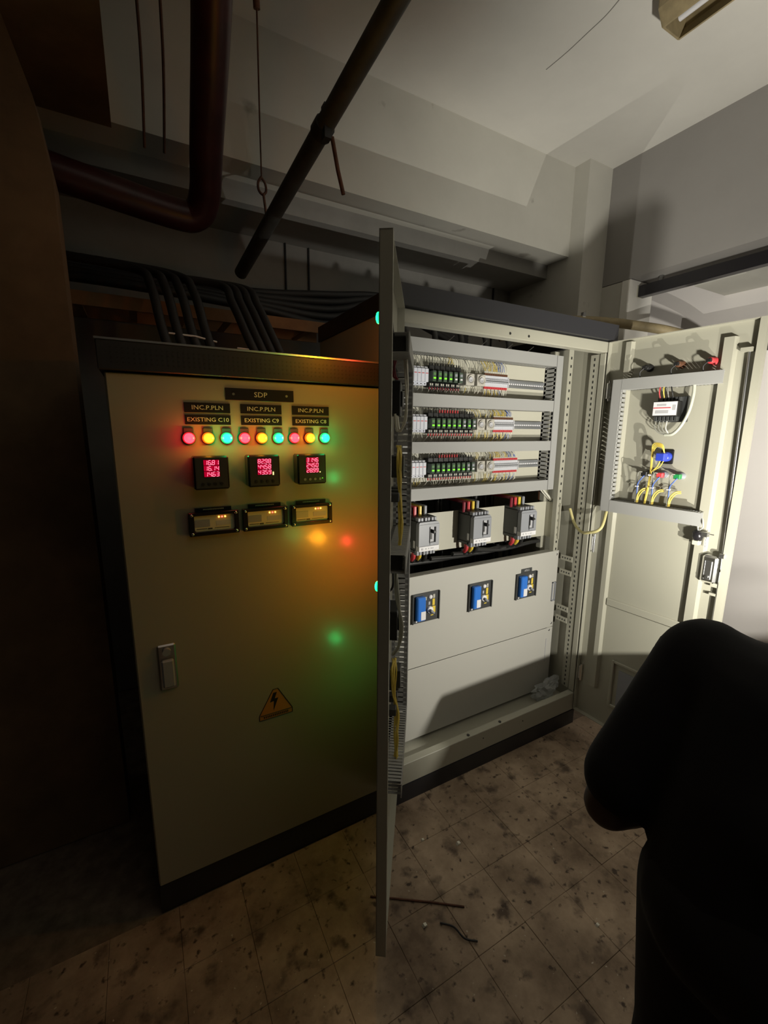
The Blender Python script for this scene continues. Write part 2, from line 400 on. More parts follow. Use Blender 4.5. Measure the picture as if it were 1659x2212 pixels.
for g in range(3):
    x = (.163, .3085, .455)[g]
    t = thing('energy_meter', (x, Y0, 1.253), 'black framed energy meter with tiny amber lights, %s of the bottom row' % ('leftmost', 'middle one', 'rightmost')[g], 'meter', 'small framed energy meters')
    W, Hh = .067, .0335
    fr = MB().box(-W, W, -.016, 0, -Hh, -.022).box(-W, W, -.016, 0, .024, Hh).box(-W, -.053, -.016, 0, -.022, .024).box(.055, W, -.016, 0, -.022, .024)
    fr.build('frame', 'gloss_black', t, bevel=.0012)
    MB().prism([(-.053, -.018), (-.049, -.022), (.051, -.022), (.055, -.018), (.055, .020), (.051, .024), (-.049, .024), (-.053, .020)], -.008, -.001).build('face', 'lens_glass', t)
    MB().box(-.051, -.012, -.0092, -.0078, -.009, .011).build('lcd', 'grey_plastic' if g < 2 else 'loom', t)
    MB().box(.005, .048, -.0088, -.0078, -.008, .006).build('info_label', 'label_grey', t)
    MB().box(-.048, -.02, -.0086, -.0078, -.016, -.014).box(-.018, -.006, -.0088, -.0078, -.0175, -.0135).box(.0, .04, -.0086, -.0078, -.0155, -.014).build('print_line', 'dark_plastic', t)
    for sx in (-1, 1):
        for sz in (-1, 1): MB().lathe([(.0042, .016), (.0042, .0175), (.002, .0188)], 12, T=Matrix.Translation((sx*.0595, 0, sz*.0265))).build('screw', 'chrome', t)
    for i, c in enumerate(('amber', 'red', 'amber')): MB().lathe([(.0022, .008), (.0022, .0095), (.001, .0108)], 8, T=Matrix.Translation((.013+.0085*i, 0, .0165))).build('status_led', 'led_'+c, t)
    p = MB().box(-.049, .049, -.0035, -.0005, Hh+.001, Hh+.011).build('nameplate', 'gloss_black', t)
    ln = MB()
    for i in range(17): ln.box(-.027+i*.0033, -.0252+i*.0033, -.0041, -.0034, Hh+.0045+.0004*(i % 2), Hh+.0078)
    ln.build('lettering', 'engraved', p)

# ------------------------------------------------------------------ right cabinet (open)
XR0, XR1 = .764, 1.8875
rcab = thing('switchgear_cabinet', (1.326, 1.65, 0), 'taller beige cabinet standing open with wired racks, breakers and two swung doors', 'cabinet', 'floor-standing switchgear cabinets')
def rp(mb, name, m, parent=rcab, **k): return mb.build(name, m, parent, world=True, **k)
rp(MB().box(XR0+.008, XR1-.008, Y0-.002, 1.99, 0, .078), 'plinth', 'trim_black')
rp(MB().box(XR0+.002, XR1-.002, Y0, 1.335, .08, .176).box(XR0+.002, XR1-.002, 1.335, 2.0, .10, .118), 'sill', 'paint', bevel=.002)
sc = MB()
for x in (1.17, 1.36): sc.cyl((x, 1.312, .176), (x, 1.312, .179), .007, 10)
for x in (1.25, 1.5): sc.cyl((x, 1.2985, .14), (x, 1.301, .14), .003, 8)
rp(sc, 'sill_hole_row', 'black', kind='stuff')
ro = MB().box(XR0-.004, XR1+.012, Y0-.022, Y0+.012, 1.917, 1.983).box(XR0-.004, XR0+.03, Y0+.012, 2.01, 1.917, 1.983).box(XR1-.022, XR1+.012, Y0+.012, 2.01, 1.917, 1.983).box(XR0+.03, XR1-.022, 1.96, 2.01, 1.917, 1.983)
rp(ro, 'roof_frame', 'trim_black')
rp(MB().box(XR0+.002, XR1-.002, Y0, 1.345, 1.868, 1.914), 'top_rail', 'paint', bevel=.003)
sc = MB()
for x in (1.27, 1.37): sc.cyl((x, 1.2985, 1.885), (x, 1.301, 1.885), .005, 8)
rp(sc, 'rail_hole_row', 'black', kind='stuff')
rp(MB().box(XR0, XR0+.016, Y0, 2.0, .08, 1.915), 'side_panel', 'paint')
rp(MB().box(XR1-.003, XR1, Y0, 2.0, .08, 1.915), 'side_panel', 'paint')
rp(MB().box(XR0+.016, XR1-.004, 1.985, 2.0, .118, 1.915), 'back_panel', 'rubber')
# uprights with punched holes
def perf_post(x0, x1, y0, y1, z0, z1, face, pitch=.025, hw=.004, m='paint'):
    p = rp(MB().box(x0, x1, y0, y1, z0, z1), 'upright', m, bevel=.002)
    h = MB(); z = z0+.015
    while z < z1-.01:
        if face == 'y': h.box((x0+x1)/2-hw, (x0+x1)/2+hw, y0-.0006, y0, z-.006, z+.006)
        else: h.box(x0-.0006, x0, (y0+y1)/2-hw, (y0+y1)/2+hw, z-.006, z+.006)
        z += pitch
    rp(h, 'hole_row', 'black', p, kind='stuff')
perf_post(1.806, 1.838, 1.4515, 1.48, .12, 1.90, 'y', .0375)
perf_post(1.868, 1.884, 1.338, 1.383, .18, 1.868, 'x', .025, .003)
rp(MB().box(1.864, 1.872, 1.304, 1.334, .18, 1.868), 'upright', 'paint', bevel=.003)
perf_post(.782, .80, 1.43, 1.46, .12, 1.90, 'y')
for z in (.805, .88, .55, .61):
    p = rp(MB().box(1.852, 1.856, 1.372, 1.440, z-.014, z+.014), 'bracket', 'paint')
    hb = MB()
    for k in range(4): hb.box(1.8514, 1.852, 1.380+.015*k, 1.386+.015*k, z-.004, z+.004)
    rp(hb, 'hole_row', 'black', p, kind='stuff')
# wire ducts
def duct_x(x0, x1, z0, z1, yb, yf):
    d = MB().box(x0, x1, yb-.002, yb, z0, z1); n = int((x1-x0)/.0125)
    for i in range(n):
        a = x0+.0125*i
        d.box(a, a+.0078, yf+.004, yb, z0, z0+.0015).box(a, a+.0078, yf+.004, yb, z1-.0015, z1)
    d.box(x0, x1, yb-.012, yb, z0, z0+.0015).box(x0, x1, yb-.012, yb, z1-.0015, z1)
    o = rp(d, 'wire_duct', 'duct'); rp(MB().box(x0, x1, yf, yf+.004, z0-.0005, z1+.0005), 'duct_cover', 'duct', o)
def duct_z(z0, z1, x0, x1, yb, yf):
    d = MB().box(x0, x1, yb-.002, yb, z0, z1); n = int((z1-z0)/.02)
    for i in range(n):
        a = z0+.02*i
        d.box(x0, x0+.0015, yf+.004, yb, a, a+.0135).box(x1-.0015, x1, yf+.004, yb, a, a+.0135)
    d.box(x0, x0+.0015, yb-.012, yb, z0, z1).box(x0, x0+.0015, yf+.004, yf+.014, z0, z1)
    o = rp(d, 'wire_duct', 'duct'); rp(MB().box(x0-.0005, x1+.0005, yf, yf+.004, z0, z1), 'duct_cover', 'duct', o)
PY, DY = 1.53, 1.46
rp(MB().box(.83, 1.83, PY, PY+.003, 1.225, 1.872), 'mounting_plate', 'plate')
for xa_ in (.80, 1.80): rp(MB().box(xa_, xa_+.036, PY+.003, 1.56, .14, 1.90), 'plate_bracket', 'paint')
DUCTS = [(1.816, 1.866), (1.611, 1.660), (1.427, 1.471), (1.234, 1.282)]
for z0, z1 in DUCTS: duct_x(.886, 1.733, z0, z1, PY, DY)
duct_z(1.234, 1.866, 1.737, 1.776, PY, DY)
duct_z(1.234, 1.866, .842, .882, PY, DY)
RZ = (1.730, 1.545, 1.361)
for z in RZ:
    r = MB().box(.89, 1.728, PY-.006, PY, z-.010, z+.010).box(.89, 1.728, PY-.010, PY-.006, z+.008, z+.0175).box(.89, 1.728, PY-.010, PY-.006, z-.0175, z-.008)
    o = rp(r, 'din_rail', 'zinc')
    h = MB()
    for i in range(66): h.box(.895+.0126*i, .902+.0126*i, PY-.0066, PY-.006, z-.003, z+.003)
    rp(h, 'slot_row', 'label_white', o, kind='stuff')
# rail devices; local origin on the plate, front -Y
RN = ('top', 'middle', 'bottom')
FX = (.9535, .9535, .9535)
proto = {}
def place(key, builder, loc, label):
    if key not in proto: proto[key] = builder(loc, label); return proto[key]
    return dup(proto[key], loc, label)
def fuse(loc, label):
    t = thing('fuse_holder', loc, label, 'fuse holder', 'white fuse holders')
    MB().prism([(-.0086, -.036), (.0086, -.036), (.0086, .036), (-.0086, .036)], -.045, -.011).build('base', 'fuse_white', t, bevel=.001)
    MB().box(-.0086, .0086, -.060, -.045, -.024, .028).build('drawer', 'fuse_white', t, bevel=.002)
    MB().box(-.0055, .0055, -.0608, -.0598, .008, .0105).build('red_mark', 'red', t)
    MB().cyl((0, -.0465, -.030), (0, -.0448, -.030), .0026, 8).build('screw', 'black', t)
    MB().box(-.007, .007, -.052, -.045, .030, .0345).build('grip', 'white', t)
    return t
def relay(loc, label, lit=True):
    t = thing('plug_in_relay', loc, label, 'relay', 'plug-in relays')
    MB().box(-.0125, .0125, -.032, -.010, -.040, .044).box(-.0125, .0125, -.046, -.032, -.040, -.023).box(-.0125, .0125, -.046, -.032, .026, .044).build('socket', 'black', t, bevel=.0012)
    MB().box(-.0095, .0095, -.066, -.032, -.020, .022).build('cover', 'smoke', t, bevel=.002)
    MB().box(-.005, .006, -.0672, -.0658, -.010, -.004).build('status_led', 'led_green' if lit else 'label_white', t)
    MB().box(-.006, .006, -.0668, -.0658, .004, .014).build('cover_print', 'led_dim' if lit else 'grey_plastic', t)  # painted green glow on lit relays, plain grey on dark ones
    MB().box(-.008, -.004, -.0475, -.0458, -.034, -.026).box(.001, .005, -.0475, -.0458, -.034, -.026).build('terminal_mark', 'wire_white', t)
    return t
def sock(loc, label):
    t = thing('round_socket', loc, label, 'socket', 'cream round sockets')
    MB().box(-.0225, .0225, -.052, -.010, -.024, .024).build('housing', 'cream', t, bevel=.0015)
    MB().lathe([(.018, .052), (.0185, .058), (.0165, .058), (.0150, .0535), (.006, .0525)], 24).build('socket_ring', 'cream', t)
    MB().lathe([(.0105, .0527), (.0105, .0565), (.007, .0565), (.006, .054)], 20).build('socket_core', 'label_grey', t)
    MB().lathe([(.0142, .0527), (.0142, .0532), (.0108, .0532)], 20).build('socket_well', 'dark_plastic', t)
    return t
def terminals(loc, label, n, red):
    t = thing('terminal_strip', loc, label, 'terminal strip', 'rail terminal strips')
    w_ = n*.0054; b = MB(); hl = MB()
    for i in range(n):
        a = i*.0054
        b.box(a, a+.0050, -.044, -.010, -.023, .023).box(a, a+.0050, -.050, -.044, -.009, .009)
        hl.box(a+.0014, a+.0038, -.0506, -.050, .0045, .0075).box(a+.0014, a+.0038, -.0506, -.050, -.0075, -.0045)
    b.build('terminal_row', 'white', t, kind='stuff'); hl.build('screw_row', 'black', t, kind='stuff')
    MB().box(.002, w_-.002, -.0512, -.050, -.0018, .0018).build('marker_strip', 'dark_plastic', t)
    MB().box(w_, w_+.007, -.046, -.010, -.021, .021).build('end_clamp', 'label_grey', t, bevel=.001)
    tk = MB(); tr = MB()
    for i in range(n):
        a = i*.0054
        tk.box(a+.0008, a+.0042, -.042, -.036, .023, .033)
        tr.box(a+.0008, a+.0042, -.042, -.036, -.033, -.023)
    tk.build('ferrule_row', 'red' if red else 'brown', t, kind='stuff'); tr.build('ferrule_row', 'red', t, kind='stuff')
    return t
ORD = ('first', 'second', 'third', 'fourth', 'fifth', 'sixth', 'seventh', 'eighth', 'ninth')
RX = ((1.040, 6), (1.040, 9), (1.045, 9))
LIT = ((1, 1, 1, 1, 0, 0), (1, 1, 1, 1, 1, 1, 0, 1, 0), (1, 1, 1, 1, 1, 1, 1, 0, 0))
SX = ((1.2335, 1.294), (1.305, 1.359), (1.316, 1.371))
TX = ((1.3195, 25), (1.385, 22), (1.396, 28))
for r in range(3):
    z = RZ[r]
    for i in range(4):
        place('fuse', fuse, (FX[r]+.0178*i, PY, z), 'white fuse holder, %s from left in the %s rack row' % (ORD[i], RN[r]))
    x0, n = RX[r]
    for i in range(n):
        lit = LIT[r][i]
        place('relay%d' % lit, lambda a, b, lit=lit: relay(a, b, lit), (x0+.0268*i, PY, z), 'black plug-in relay %s, %s from left in the %s rack row' % ('glowing green' if lit else 'with dark window', ORD[i], RN[r]))
    for i in range(2):
        place('sock', sock, (SX[r][i], PY, z), 'cream square module with round socket, %s of the pair in the %s rack row' % (('left', 'right')[i], RN[r]))
    terminals((TX[r][0], PY, z), 'white row of screw terminals right of the sockets in the %s rack row' % RN[r], TX[r][1], r == 2)
# control wires between ducts and devices
def wires(r):
    z = RZ[r]; zt = DUCTS[r][0]; zb = DUCTS[r+1][1]
    bag = {k: MB() for k in ('wire_white', 'wire_yellow', 'wire_blue', 'wire_grey', 'red', 'dark_red', 'wire_black')}
    def wv(x, c, top, ze, y):
        z0 = zt-.001 if top else zb+.001
        dx = random.uniform(-.010, .010); y0 = y+random.uniform(0, .012)
        P = [(x+dx, y0+.012, z0), (x+dx*.8, y0-.004, z0+(ze-z0)*.35), (x, y, z0+(ze-z0)*.75), (x, y, ze)]
        bag[c].tube(P, .00135, 4, caps=False)
        if c != 'wire_black': bag['wire_white'].tube([(x, y, z0+(ze-z0)*.80), (x, y, ze)], .0019, 5)
    for i in range(4):
        x = FX[r]+.0178*i; wv(x, 'wire_grey', True, z+.036, PY-.03); wv(x, random.choice(('wire_white', 'wire_grey')), False, z-.036, PY-.03)
        if r == 2: wv(x+.003, 'wire_yellow', False, z-.04, PY-.024)
    x0, n = RX[r]
    for i in range(n):
        for k in (-.007, .006):
            x = x0+.0268*i+k
            c = random.choice(('wire_white', 'wire_grey', 'wire_white', 'wire_yellow' if (r == 0 and i > 1) or i > 6 else 'wire_white', 'wire_grey'))
            wv(x, c, True, z+.047, PY-.038)
            wv(x, random.choice(('wire_grey', 'wire_white', 'wire_white')), False, z-.042, PY-.038)
            bag['red' if r else 'dark_red'].tube([(x, PY-.040, z-.040), (x, PY-.040, z-.050)], .0030, 5)
            if (r == 0) or i not in (2, 3, 4, 5): bag['wire_black'].tube([(x, PY-.040, z+.044), (x, PY-.040, z+.053)], .0027, 5)
            else: bag['red'].tube([(x, PY-.042, z+.044), (x, PY-.042, z+.056)], .0034, 5)
    for sx in SX[r]:
        for k in (-.014, -.006, .006, .014):
            wv(sx+k, random.choice(('wire_white', 'wire_yellow', 'wire_grey')), True, z+.024, PY-.03)
            wv(sx+k, random.choice(('wire_white', 'wire_yellow', 'wire_white')), False, z-.024, PY-.03)
    x0, n = TX[r]
    for i in range(n):
        c = 'wire_yellow' if i < n*.6 else ('wire_blue' if i < n*.9 else 'wire_white')
        if random.random() < .3: c = 'wire_white'
        wv(x0+.0054*i+.0025, c, True, z+.031, PY-.039)
        if i % 4 != 3: wv(x0+.0054*i+.0025, c if i % 3 else 'wire_white', False, z-.031, PY-.039)
    for k, b in bag.items():
        if b.v: rp(b, 'control_wires', k, kind='stuff')
for r in range(3): wires(r)

# moulded case breakers
def mccb(loc, label):
    t = thing('circuit_breaker', loc, label, 'circuit breaker', 'moulded case breakers')
    W = .0505
    MB().box(-W, W, -.066, 0, -.062, .062).box(-W, W, -.056, 0, -.076, -.062).box(-W, W, -.056, 0, .062, .076).build('body', 'dark_plastic', t, bevel=.003)
    fr = MB().box(-W, .0, -.082, -.066, -.040, .050).box(.034, W, -.082, -.066, -.040, .050).box(0, .034, -.082, -.066, .038, .050).box(0, .034, -.082, -.066, -.040, -.028)
    f = fr.build('front_cover', 'grey_plastic', t)
    MB().prism([(-W, .050), (W, .050), (W-.006, .060), (-W+.006, .060)], -.080, -.066).build('cover_edge', 'grey_plastic', f)
    MB().box(0, .034, -.0755, -.066, -.028, .038).build('toggle_recess', 'label_grey', t)
    MB().box(.0025, .005, -.083, -.075, -.036, .040).box(.012, .020, -.0768, -.075, -.016, .022).build('toggle_slot', 'black', t)
    MB().prism([(.010, .012), (.026, .016), (.026, .022), (.010, .030)], -.094, -.075).build('toggle', 'black', t, bevel=.002)
    s = MB().box(-W+.001, W-.001, -.0835, -.066, -.061, -.041).build('rating_strip', 'label_white', t)
    pr = MB().box(-.038, -.030, -.0842, -.0834, -.055, -.047)
    pr.cyl((-.016, -.0842, -.051), (-.016, -.0834, -.051), .0035, 8).box(-.004, .0, -.0842, -.0834, -.053, -.049).box(.008, .022, -.0842, -.0834, -.053, -.049).box(.030, .038, -.0842, -.0834, -.054, -.0535)
    pr.build('strip_print', 'label_grey', s)
    tt = MB()
    for i in range(3):
        for k in (0, .0145):
            x = -W+.004+i*.033+k
            tt.box(x, x+.0115, -.072, -.056, .062, .076).box(x, x+.0115, -.068, -.05, -.083, -.063)
    tt.build('terminal_shroud', 'grey_plastic', t, bevel=.001, kind='stuff')
    MB().box(-W-.0006, -W, -.062, -.052, -.052, -.022).build('side_label', 'label_white', t)
    for i, c in enumerate(('dark_red', 'red', 'yellow', 'grey_plastic')):
        x = -.058+.026*i
        MB().box(x-.0075, x+.0075, -.040, -.032, .070, .118).box(x-.0075, x+.0075, -.032, .12, .110, .118).build('busbar', c, t, bevel=.003)
    for i, c in enumerate(('red', 'yellow', 'wire_black')):
        x = -.034+.030*i
        MB().tube(bez([(x, -.036, -.072), (x, -.036, -.098), (x+.004, -.025, -.12)]), .0085, 10).build('cable_sleeve', c, t)
        MB().tube(bez([(x, -.036, -.10), (x+.004, -.025, -.125), (x-.03, .02, -.16), (x-.05, .1, -.18)]), .007, 8).build('cable_tail', 'wire_black', t)
    MB().cyl((.012, -.045, -.092), (.012, -.038, -.092), .0035, 8).cyl((-.040, -.050, -.080), (-.040, -.045, -.080), .003, 8).build('terminal_screw', 'chrome', t)
    for ch in list(t.children) + [g for c in t.children for g in c.children]:
        for v in ch.data.vertices: v.co.y *= 1.38
    return t
rp(MB().prism([(.80, .988), (1.820, .976), (1.820, 1.160), (.80, 1.160)], PY, PY+.004), 'breaker_plate', 'plate')
rp(MB().box(1.820, 1.824, 1.44, PY+.004, .976, 1.160), 'plate_return', 'plate')
for i, x in enumerate((1.0015, 1.2875, 1.5745)):
    place('mccb', mccb, (x, PY, 1.090), 'grey and black breaker with red and yellow busbars, %s of three' % ('leftmost', 'middle one', 'rightmost')[i])
# dark cables in the compartment behind
for i in range(12):
    x = .90+.075*i+random.uniform(-.02, .02); y = 1.68+random.uniform(-.05, .12)
    rp(MB().tube(bez([(x, y, 1.86), (x+.03, y+.02, 1.5), (x-.05, y, 1.12), (x+.04, y-.06, .99), (x+.10, y-.02, .93), (x+.12, y, .5)]), .011, 8), 'power_cable', 'wire_black')
for i in range(4):
    x = 1.15+.12*i
    rp(MB().tube(bez([(x-.2, 1.50, .955+.006*i), (x, 1.515, .945), (x+.2, 1.52, .955), (x+.34, 1.56, .94)]), .010, 8), 'power_cable', 'wire_black')
for i in range(5):
    rp(MB().tube(bez([(1.15+.16*i, 1.90, 2.10), (1.10+.16*i, 1.80, 2.00), (1.04+.15*i, 1.68, 1.92), (1.0+.15*i, 1.64, 1.80)]), .014, 8), 'power_cable', 'rubber')
for x in (1.21, 1.40, 1.56, 1.70): rp(MB().tube([(x-.02, 1.63, 1.885), (x+.01, 1.62, 1.905), (x+.04, 1.63, 1.90)], .0025, 5).tube([(x+.01, 1.62, 1.905), (x+.025, 1.60, 1.925)], .002, 5), 'cable_tie', 'label_white')
rp(MB().tube(bez([(1.78, 1.55, 1.24), (1.795, 1.53, 1.215), (1.82, 1.50, 1.17)]), .006, 6).tube(bez([(1.775, 1.56, 1.24), (1.80, 1.535, 1.20), (1.825, 1.51, 1.165)]), .004, 6), 'wire_loom', 'wire_white')
rp(MB().box(1.80, 1.835, 1.56, 1.57, .98, 1.26), 'busbar_end', 'brown')
# lower covers
rp(MB().box(.86, 1.846, 1.4485, 1.4515, .492, .913), 'cover_panel', 'white_panel', bevel=.001)
rp(MB().box(.86, 1.846, 1.4485, 1.4515, .138, .489), 'cover_panel', 'white_panel', bevel=.001)
rp(MB().box(.86, 1.846, 1.453, 1.49, .905, .913), 'cover_return', 'white_panel')
rp(MB().tube([(.92, 1.4494, .14), (.92, 1.4494, .142)], .0001, 3), 'panel_pin', 'steel')
gp = MB().box(1.812, 1.818, 1.442, 1.45, .640, .745).box(1.832, 1.838, 1.442, 1.45, .640, .745).box(1.812, 1.838, 1.442, 1.45, .739, .745).box(1.812, 1.838, 1.442, 1.45, .640, .646)
rp(gp, 'panel_grip', 'grey_plastic', bevel=.001)
for x, z in ((1.832, .893), (1.832, .512), (1.82, .475)): rp(MB().lathe([(.006, 0), (.006, .002), (.004, .003)], 12, T=Matrix.Translation((x, 1.45, z))), 'panel_screw', 'steel')
rp(MB().box(1.80, 1.803, 1.446, 1.45, .30, .43), 'panel_clip', 'label_grey')
# motor operators in the cover
def motor(loc, label, tagged=False):
    t = thing('breaker_operator', loc, label, 'breaker operator', 'motor operators in the cover')
    MB().box(-.0715, .0715, -.006, 0, -.0665, .0665).build('face_plate', 'dark_plastic', t, bevel=.001)
    for a_, b_ in ((-.0715, -.064), (.065, .0715)): MB().box(a_, b_, -.013, -.006, -.0665, .0665).build('side_lip', 'dark_plastic', t, bevel=.002)
    h = MB().box(-.056, -.014, -.030, -.006, -.050, .056).build('charging_handle', 'blue', t, bevel=.004)
    MB().box(-.040, -.0155, -.0308, -.0298, -.044, -.006).build('handle_label', 'label_white', h, bevel=.001)
    MB().lathe([(.0150, .006), (.0150, .014), (.013, .016), (.002, .016)], 24, T=Matrix.Translation((.020, 0, -.014))).build('selector_ring', 'label_white', t)
    MB().box(-.005, .005, -.032, -.015, -.013, .013, T=Matrix.Translation((.022, 0, -.018)) @ Matrix.Rotation(-.85, 4, 'Y')).build('selector_knob', 'grey_plastic', t, bevel=.003)
    MB().lathe([(.0095, .006), (.0095, .009), (.007, .012), (.002, .013)], 18, T=Matrix.Translation((.023, 0, .043))).build('push_button', 'label_white', t)
    MB().box(-.010, .002, -.008, -.006, .032, .047).build('flag_window', 'lens_glass', t)
    MB().box(.036, .046, -.008, -.006, .035, .053).build('flag_window', 'cream', t)
    for q in ((.034, .046, .002, .032), (.034, .050, -.032, -.002), (.026, .040, -.044, -.040)):
        MB().box(q[0], q[1], -.0075, -.006, q[2], q[3]).build('yellow_label', 'yellow', t)
    MB().box(.014, .022, -.0068, -.006, .008, .022).box(-.010, -.003, -.0068, -.006, -.017, -.009).build('position_mark', 'label_grey', t)
    MB().cyl((-.048, -.0085, -.058), (-.048, -.006, -.058), .004, 8).build('screw', 'label_white', t)
    if tagged:
        p = MB().box(-.036, .036, -.0045, -.0005, .0665, .087).build('nameplate', 'dark_plastic', t)
        text_mb('ATS 2', .013, 0, .0768, -.0052).build('lettering', 'label_white', p)
    return t
mo = [motor((1.013, 1.45, .768), 'black breaker operator with blue handle, leftmost on the white cover panel')]
dup(mo[0], (1.319, 1.45, .763), 'black breaker operator with blue handle, middle one on the white cover panel')
motor((1.6165, 1.45, .763), 'black breaker operator with blue handle and a name tag on top, rightmost on the cover', True)
# crumpled plastic bag on the cabinet floor
bg = bmesh.new(); bmesh.ops.create_icosphere(bg, subdivisions=3, radius=1)
for v in bg.verts:
    k = 1 + .30*math.sin(v.co.x*7+v.co.z*5)*math.cos(v.co.y*6-v.co.z*3) + random.uniform(-.07, .07)
    v.co = Vector((v.co.x*.085*k, v.co.y*.030*k, v.co.z*.045*k + .035*(v.co.x > 0)*v.co.x))
zmin = min(v.co.z for v in bg.verts)
bme = bpy.data.meshes.new('plastic_bag')
for v in bg.verts: v.co.z -= zmin
bg.to_mesh(bme); bg.free(); bme.materials.append(M['bag'])
bo = bpy.data.objects.new('plastic_bag', bme); COL.objects.link(bo); bo.location = (1.765, 1.395, .1185)
tag(bo, 'crumpled clear plastic bag on the floor of the open cabinet, right corner', 'plastic bag')

# ------------------------------------------------------------------ right door of the open cabinet (inner face towards the light)
def frame(h, d, sgn):
    # local x along the door from the hinge, local -y out of the face that is built on
    d = Vector((d[0], d[1], 0)).normalized(); n = Vector((d.y, -d.x, 0))*sgn
    return Matrix(((d.x, -n.x, 0, h[0]), (d.y, -n.y, 0, h[1]), (0, 0, 1, 0), (0, 0, 0, 1))), d, n
DW = .5617
TR, dR, nR = frame((1.8895, 1.298), (.0653, -.998), 1)
def dp(T, mb, name, m, parent, **k):
    q = MB(); q.f = mb.f; q.sm = mb.sm; q.v = [T @ p for p in mb.v]
    return q.build(name, m, parent, world=True, **k)
def open_door(T, w_):
    d = MB().box(0, w_, 0, .0022, .085, 1.911)
    for a in ((0, .003), (w_-.003, w_)): d.box(a[0], a[1], -.024, 0, .085, 1.911)
    d.box(0, w_, -.024, 0, .085, .088).box(0, w_, -.024, 0, 1.908, 1.911)
    d.box(w_-.022, w_, -.026, -.024, .085, 1.911)
    return dp(T, d, 'door', 'paint', rcab)
rdoor = open_door(TR, DW)
def hat(x0, x1, z0, z1, dep): return MB().prism([(x0, 0), (x0+dep*.35, -dep), (x1-dep*.35, -dep), (x1, 0)], z0, z1, T=Matrix(((1, 0, 0, 0), (0, 0, 1, 0), (0, 1, 0, 0), (0, 0, 0, 1))))
dp(TR, hat(.432, .478, .10, 1.86, .020), 'stiffener', 'paint', rdoor)
dp(TR, hat(.070, .106, .26, 1.90, .020), 'stiffener', 'paint', rdoor)
dp(TR, MB().box(.106, .432, -.010, 0, .700, .735), 'stiffener', 'paint', rdoor, bevel=.003)
dp(TR, MB().tube([(.520, -.016, 1.80), (.538, -.016, 1.00)], .0042, 8).tube([(.538, -.016, .99), (.535, -.016, .12)], .0042, 8), 'latch_rod', 'steel', rdoor)
for q in ((.495, .530, -.026, 1.80, 1.815), (.512, .545, -.022, .925, .94), (.512, .545, -.022, .89, .90)): dp(TR, MB().box(q[0], q[1], q[2], 0, q[3], q[4]), 'rod_guide', 'paint', rdoor)
lk = MB().box(.478, .530, -.040, 0, .940, 1.050)
dp(TR, lk, 'lock_case', 'chrome', rdoor, bevel=.008)
dp(TR, MB().box(.492, .516, -.0425, -.040, .955, 1.03).cyl((.53, -.025, 1.055), (.545, -.025, 1.055), .010, 10).cyl((.504, -.05, .965), (.504, -.04, .965), .006, 10), 'lock_plate', 'steel', rdoor, bevel=.002)
vf = MB()
for a in ((.165, .177, .20, .44), (.345, .357, .20, .44), (.177, .345, .428, .44), (.177, .345, .20, .212)): vf.box(a[0], a[1], -.012, 0, a[2], a[3])
dp(TR, vf, 'filter_frame', 'paint', rdoor, bevel=.002)
dp(TR, MB().box(.20, .335, -.004, 0, .215, .40), 'filter_mesh', 'grey_plastic', rdoor)
def c_duct(T, door, s0, s1, s2, za, zb, zc, zd):
    # vertical duct s0..s1 from zb to zc, horizontals za..zb and zc..zd out to s2, 60 mm deep
    D = -.060
    def fingers_x(mb, x0, x1, z, up):
        n = int((x1-x0)/.0125)
        for i in range(n): mb.box(x0+.0125*i, x0+.0125*i+.008, D+.003, 0, z, z+.0015)
        mb.box(x0, x1, -.012, 0, z, z+.0015)
    def fingers_z(mb, z0, z1, x):
        n = int((z1-z0)/.0195)
        for i in range(n): mb.box(x, x+.0015, D+.003, 0, z0+.0195*i, z0+.0195*i+.013)
        mb.box(x, x+.0015, -.012, 0, z0, z1); mb.box(x, x+.0015, D, D+.014, z0, z1)
    v = MB().box(s0, s1, -.002, 0, za, zd); fingers_z(v, za, zd, s0); fingers_z(v, za, zd, s1-.0015)
    o = dp(T, v, 'wire_duct', 'duct', door); dp(T, MB().box(s0-.0005, s1+.0005, D, D+.003, za, zd), 'duct_cover', 'duct', rcab)
    for z0, z1 in ((za, zb), (zc, zd)):
        if z1 <= z0: continue
        h = MB().box(s1, s2, -.002, 0, z0, z1); fingers_x(h, s1, s2, z0, 0); fingers_x(h, s1, s2, z1-.0015, 1)
        o = dp(T, h, 'wire_duct', 'duct', door); dp(T, MB().box(s1, s2, D, D+.003, z0-.0005, z1+.0005), 'duct_cover', 'duct', rcab)
c_duct(TR, rdoor, .058, .098, .468, 1.160, 1.212, 1.697, 1.741)
RZR = math.atan2(dR.y, dR.x)
def onR(s, z, o=0.0): p = TR @ Vector((s, -o, z)); return (p.x, p.y, p.z)
# devices on the right door seen from behind
def lamp_back(colr, label, loc, rz):
    t = thing('lamp_holder', loc, label, 'lamp holder', 'lamp backs on the swung doors', rz)
    MB().lathe([(.015, 0), (.015, .008), (.0115, .010), (.0115, .038), (.009, .040), (.001, .040)], 16).build('body', colr, t)
    MB().box(-.008, .008, -.052, -.040, -.006, .006).build('terminal_block', 'black', t, bevel=.001)
    MB().tube(bez([(0, -.050, -.004), (-.012, -.056, -.02), (-.012, -.05, -.040)]), .0022, 6).build('wire_tail', 'wire_black', t)
    return t
for s, c, nm in ((.18, 'black', 'black lamp back nearest the hinge'), (.30, 'brown', 'dark orange lamp back in the middle'), (.41, 'red', 'red lamp back nearest the free edge')):
    lamp_back(c, nm + ', above the top duct of the right door', onR(s, 1.782), RZR)
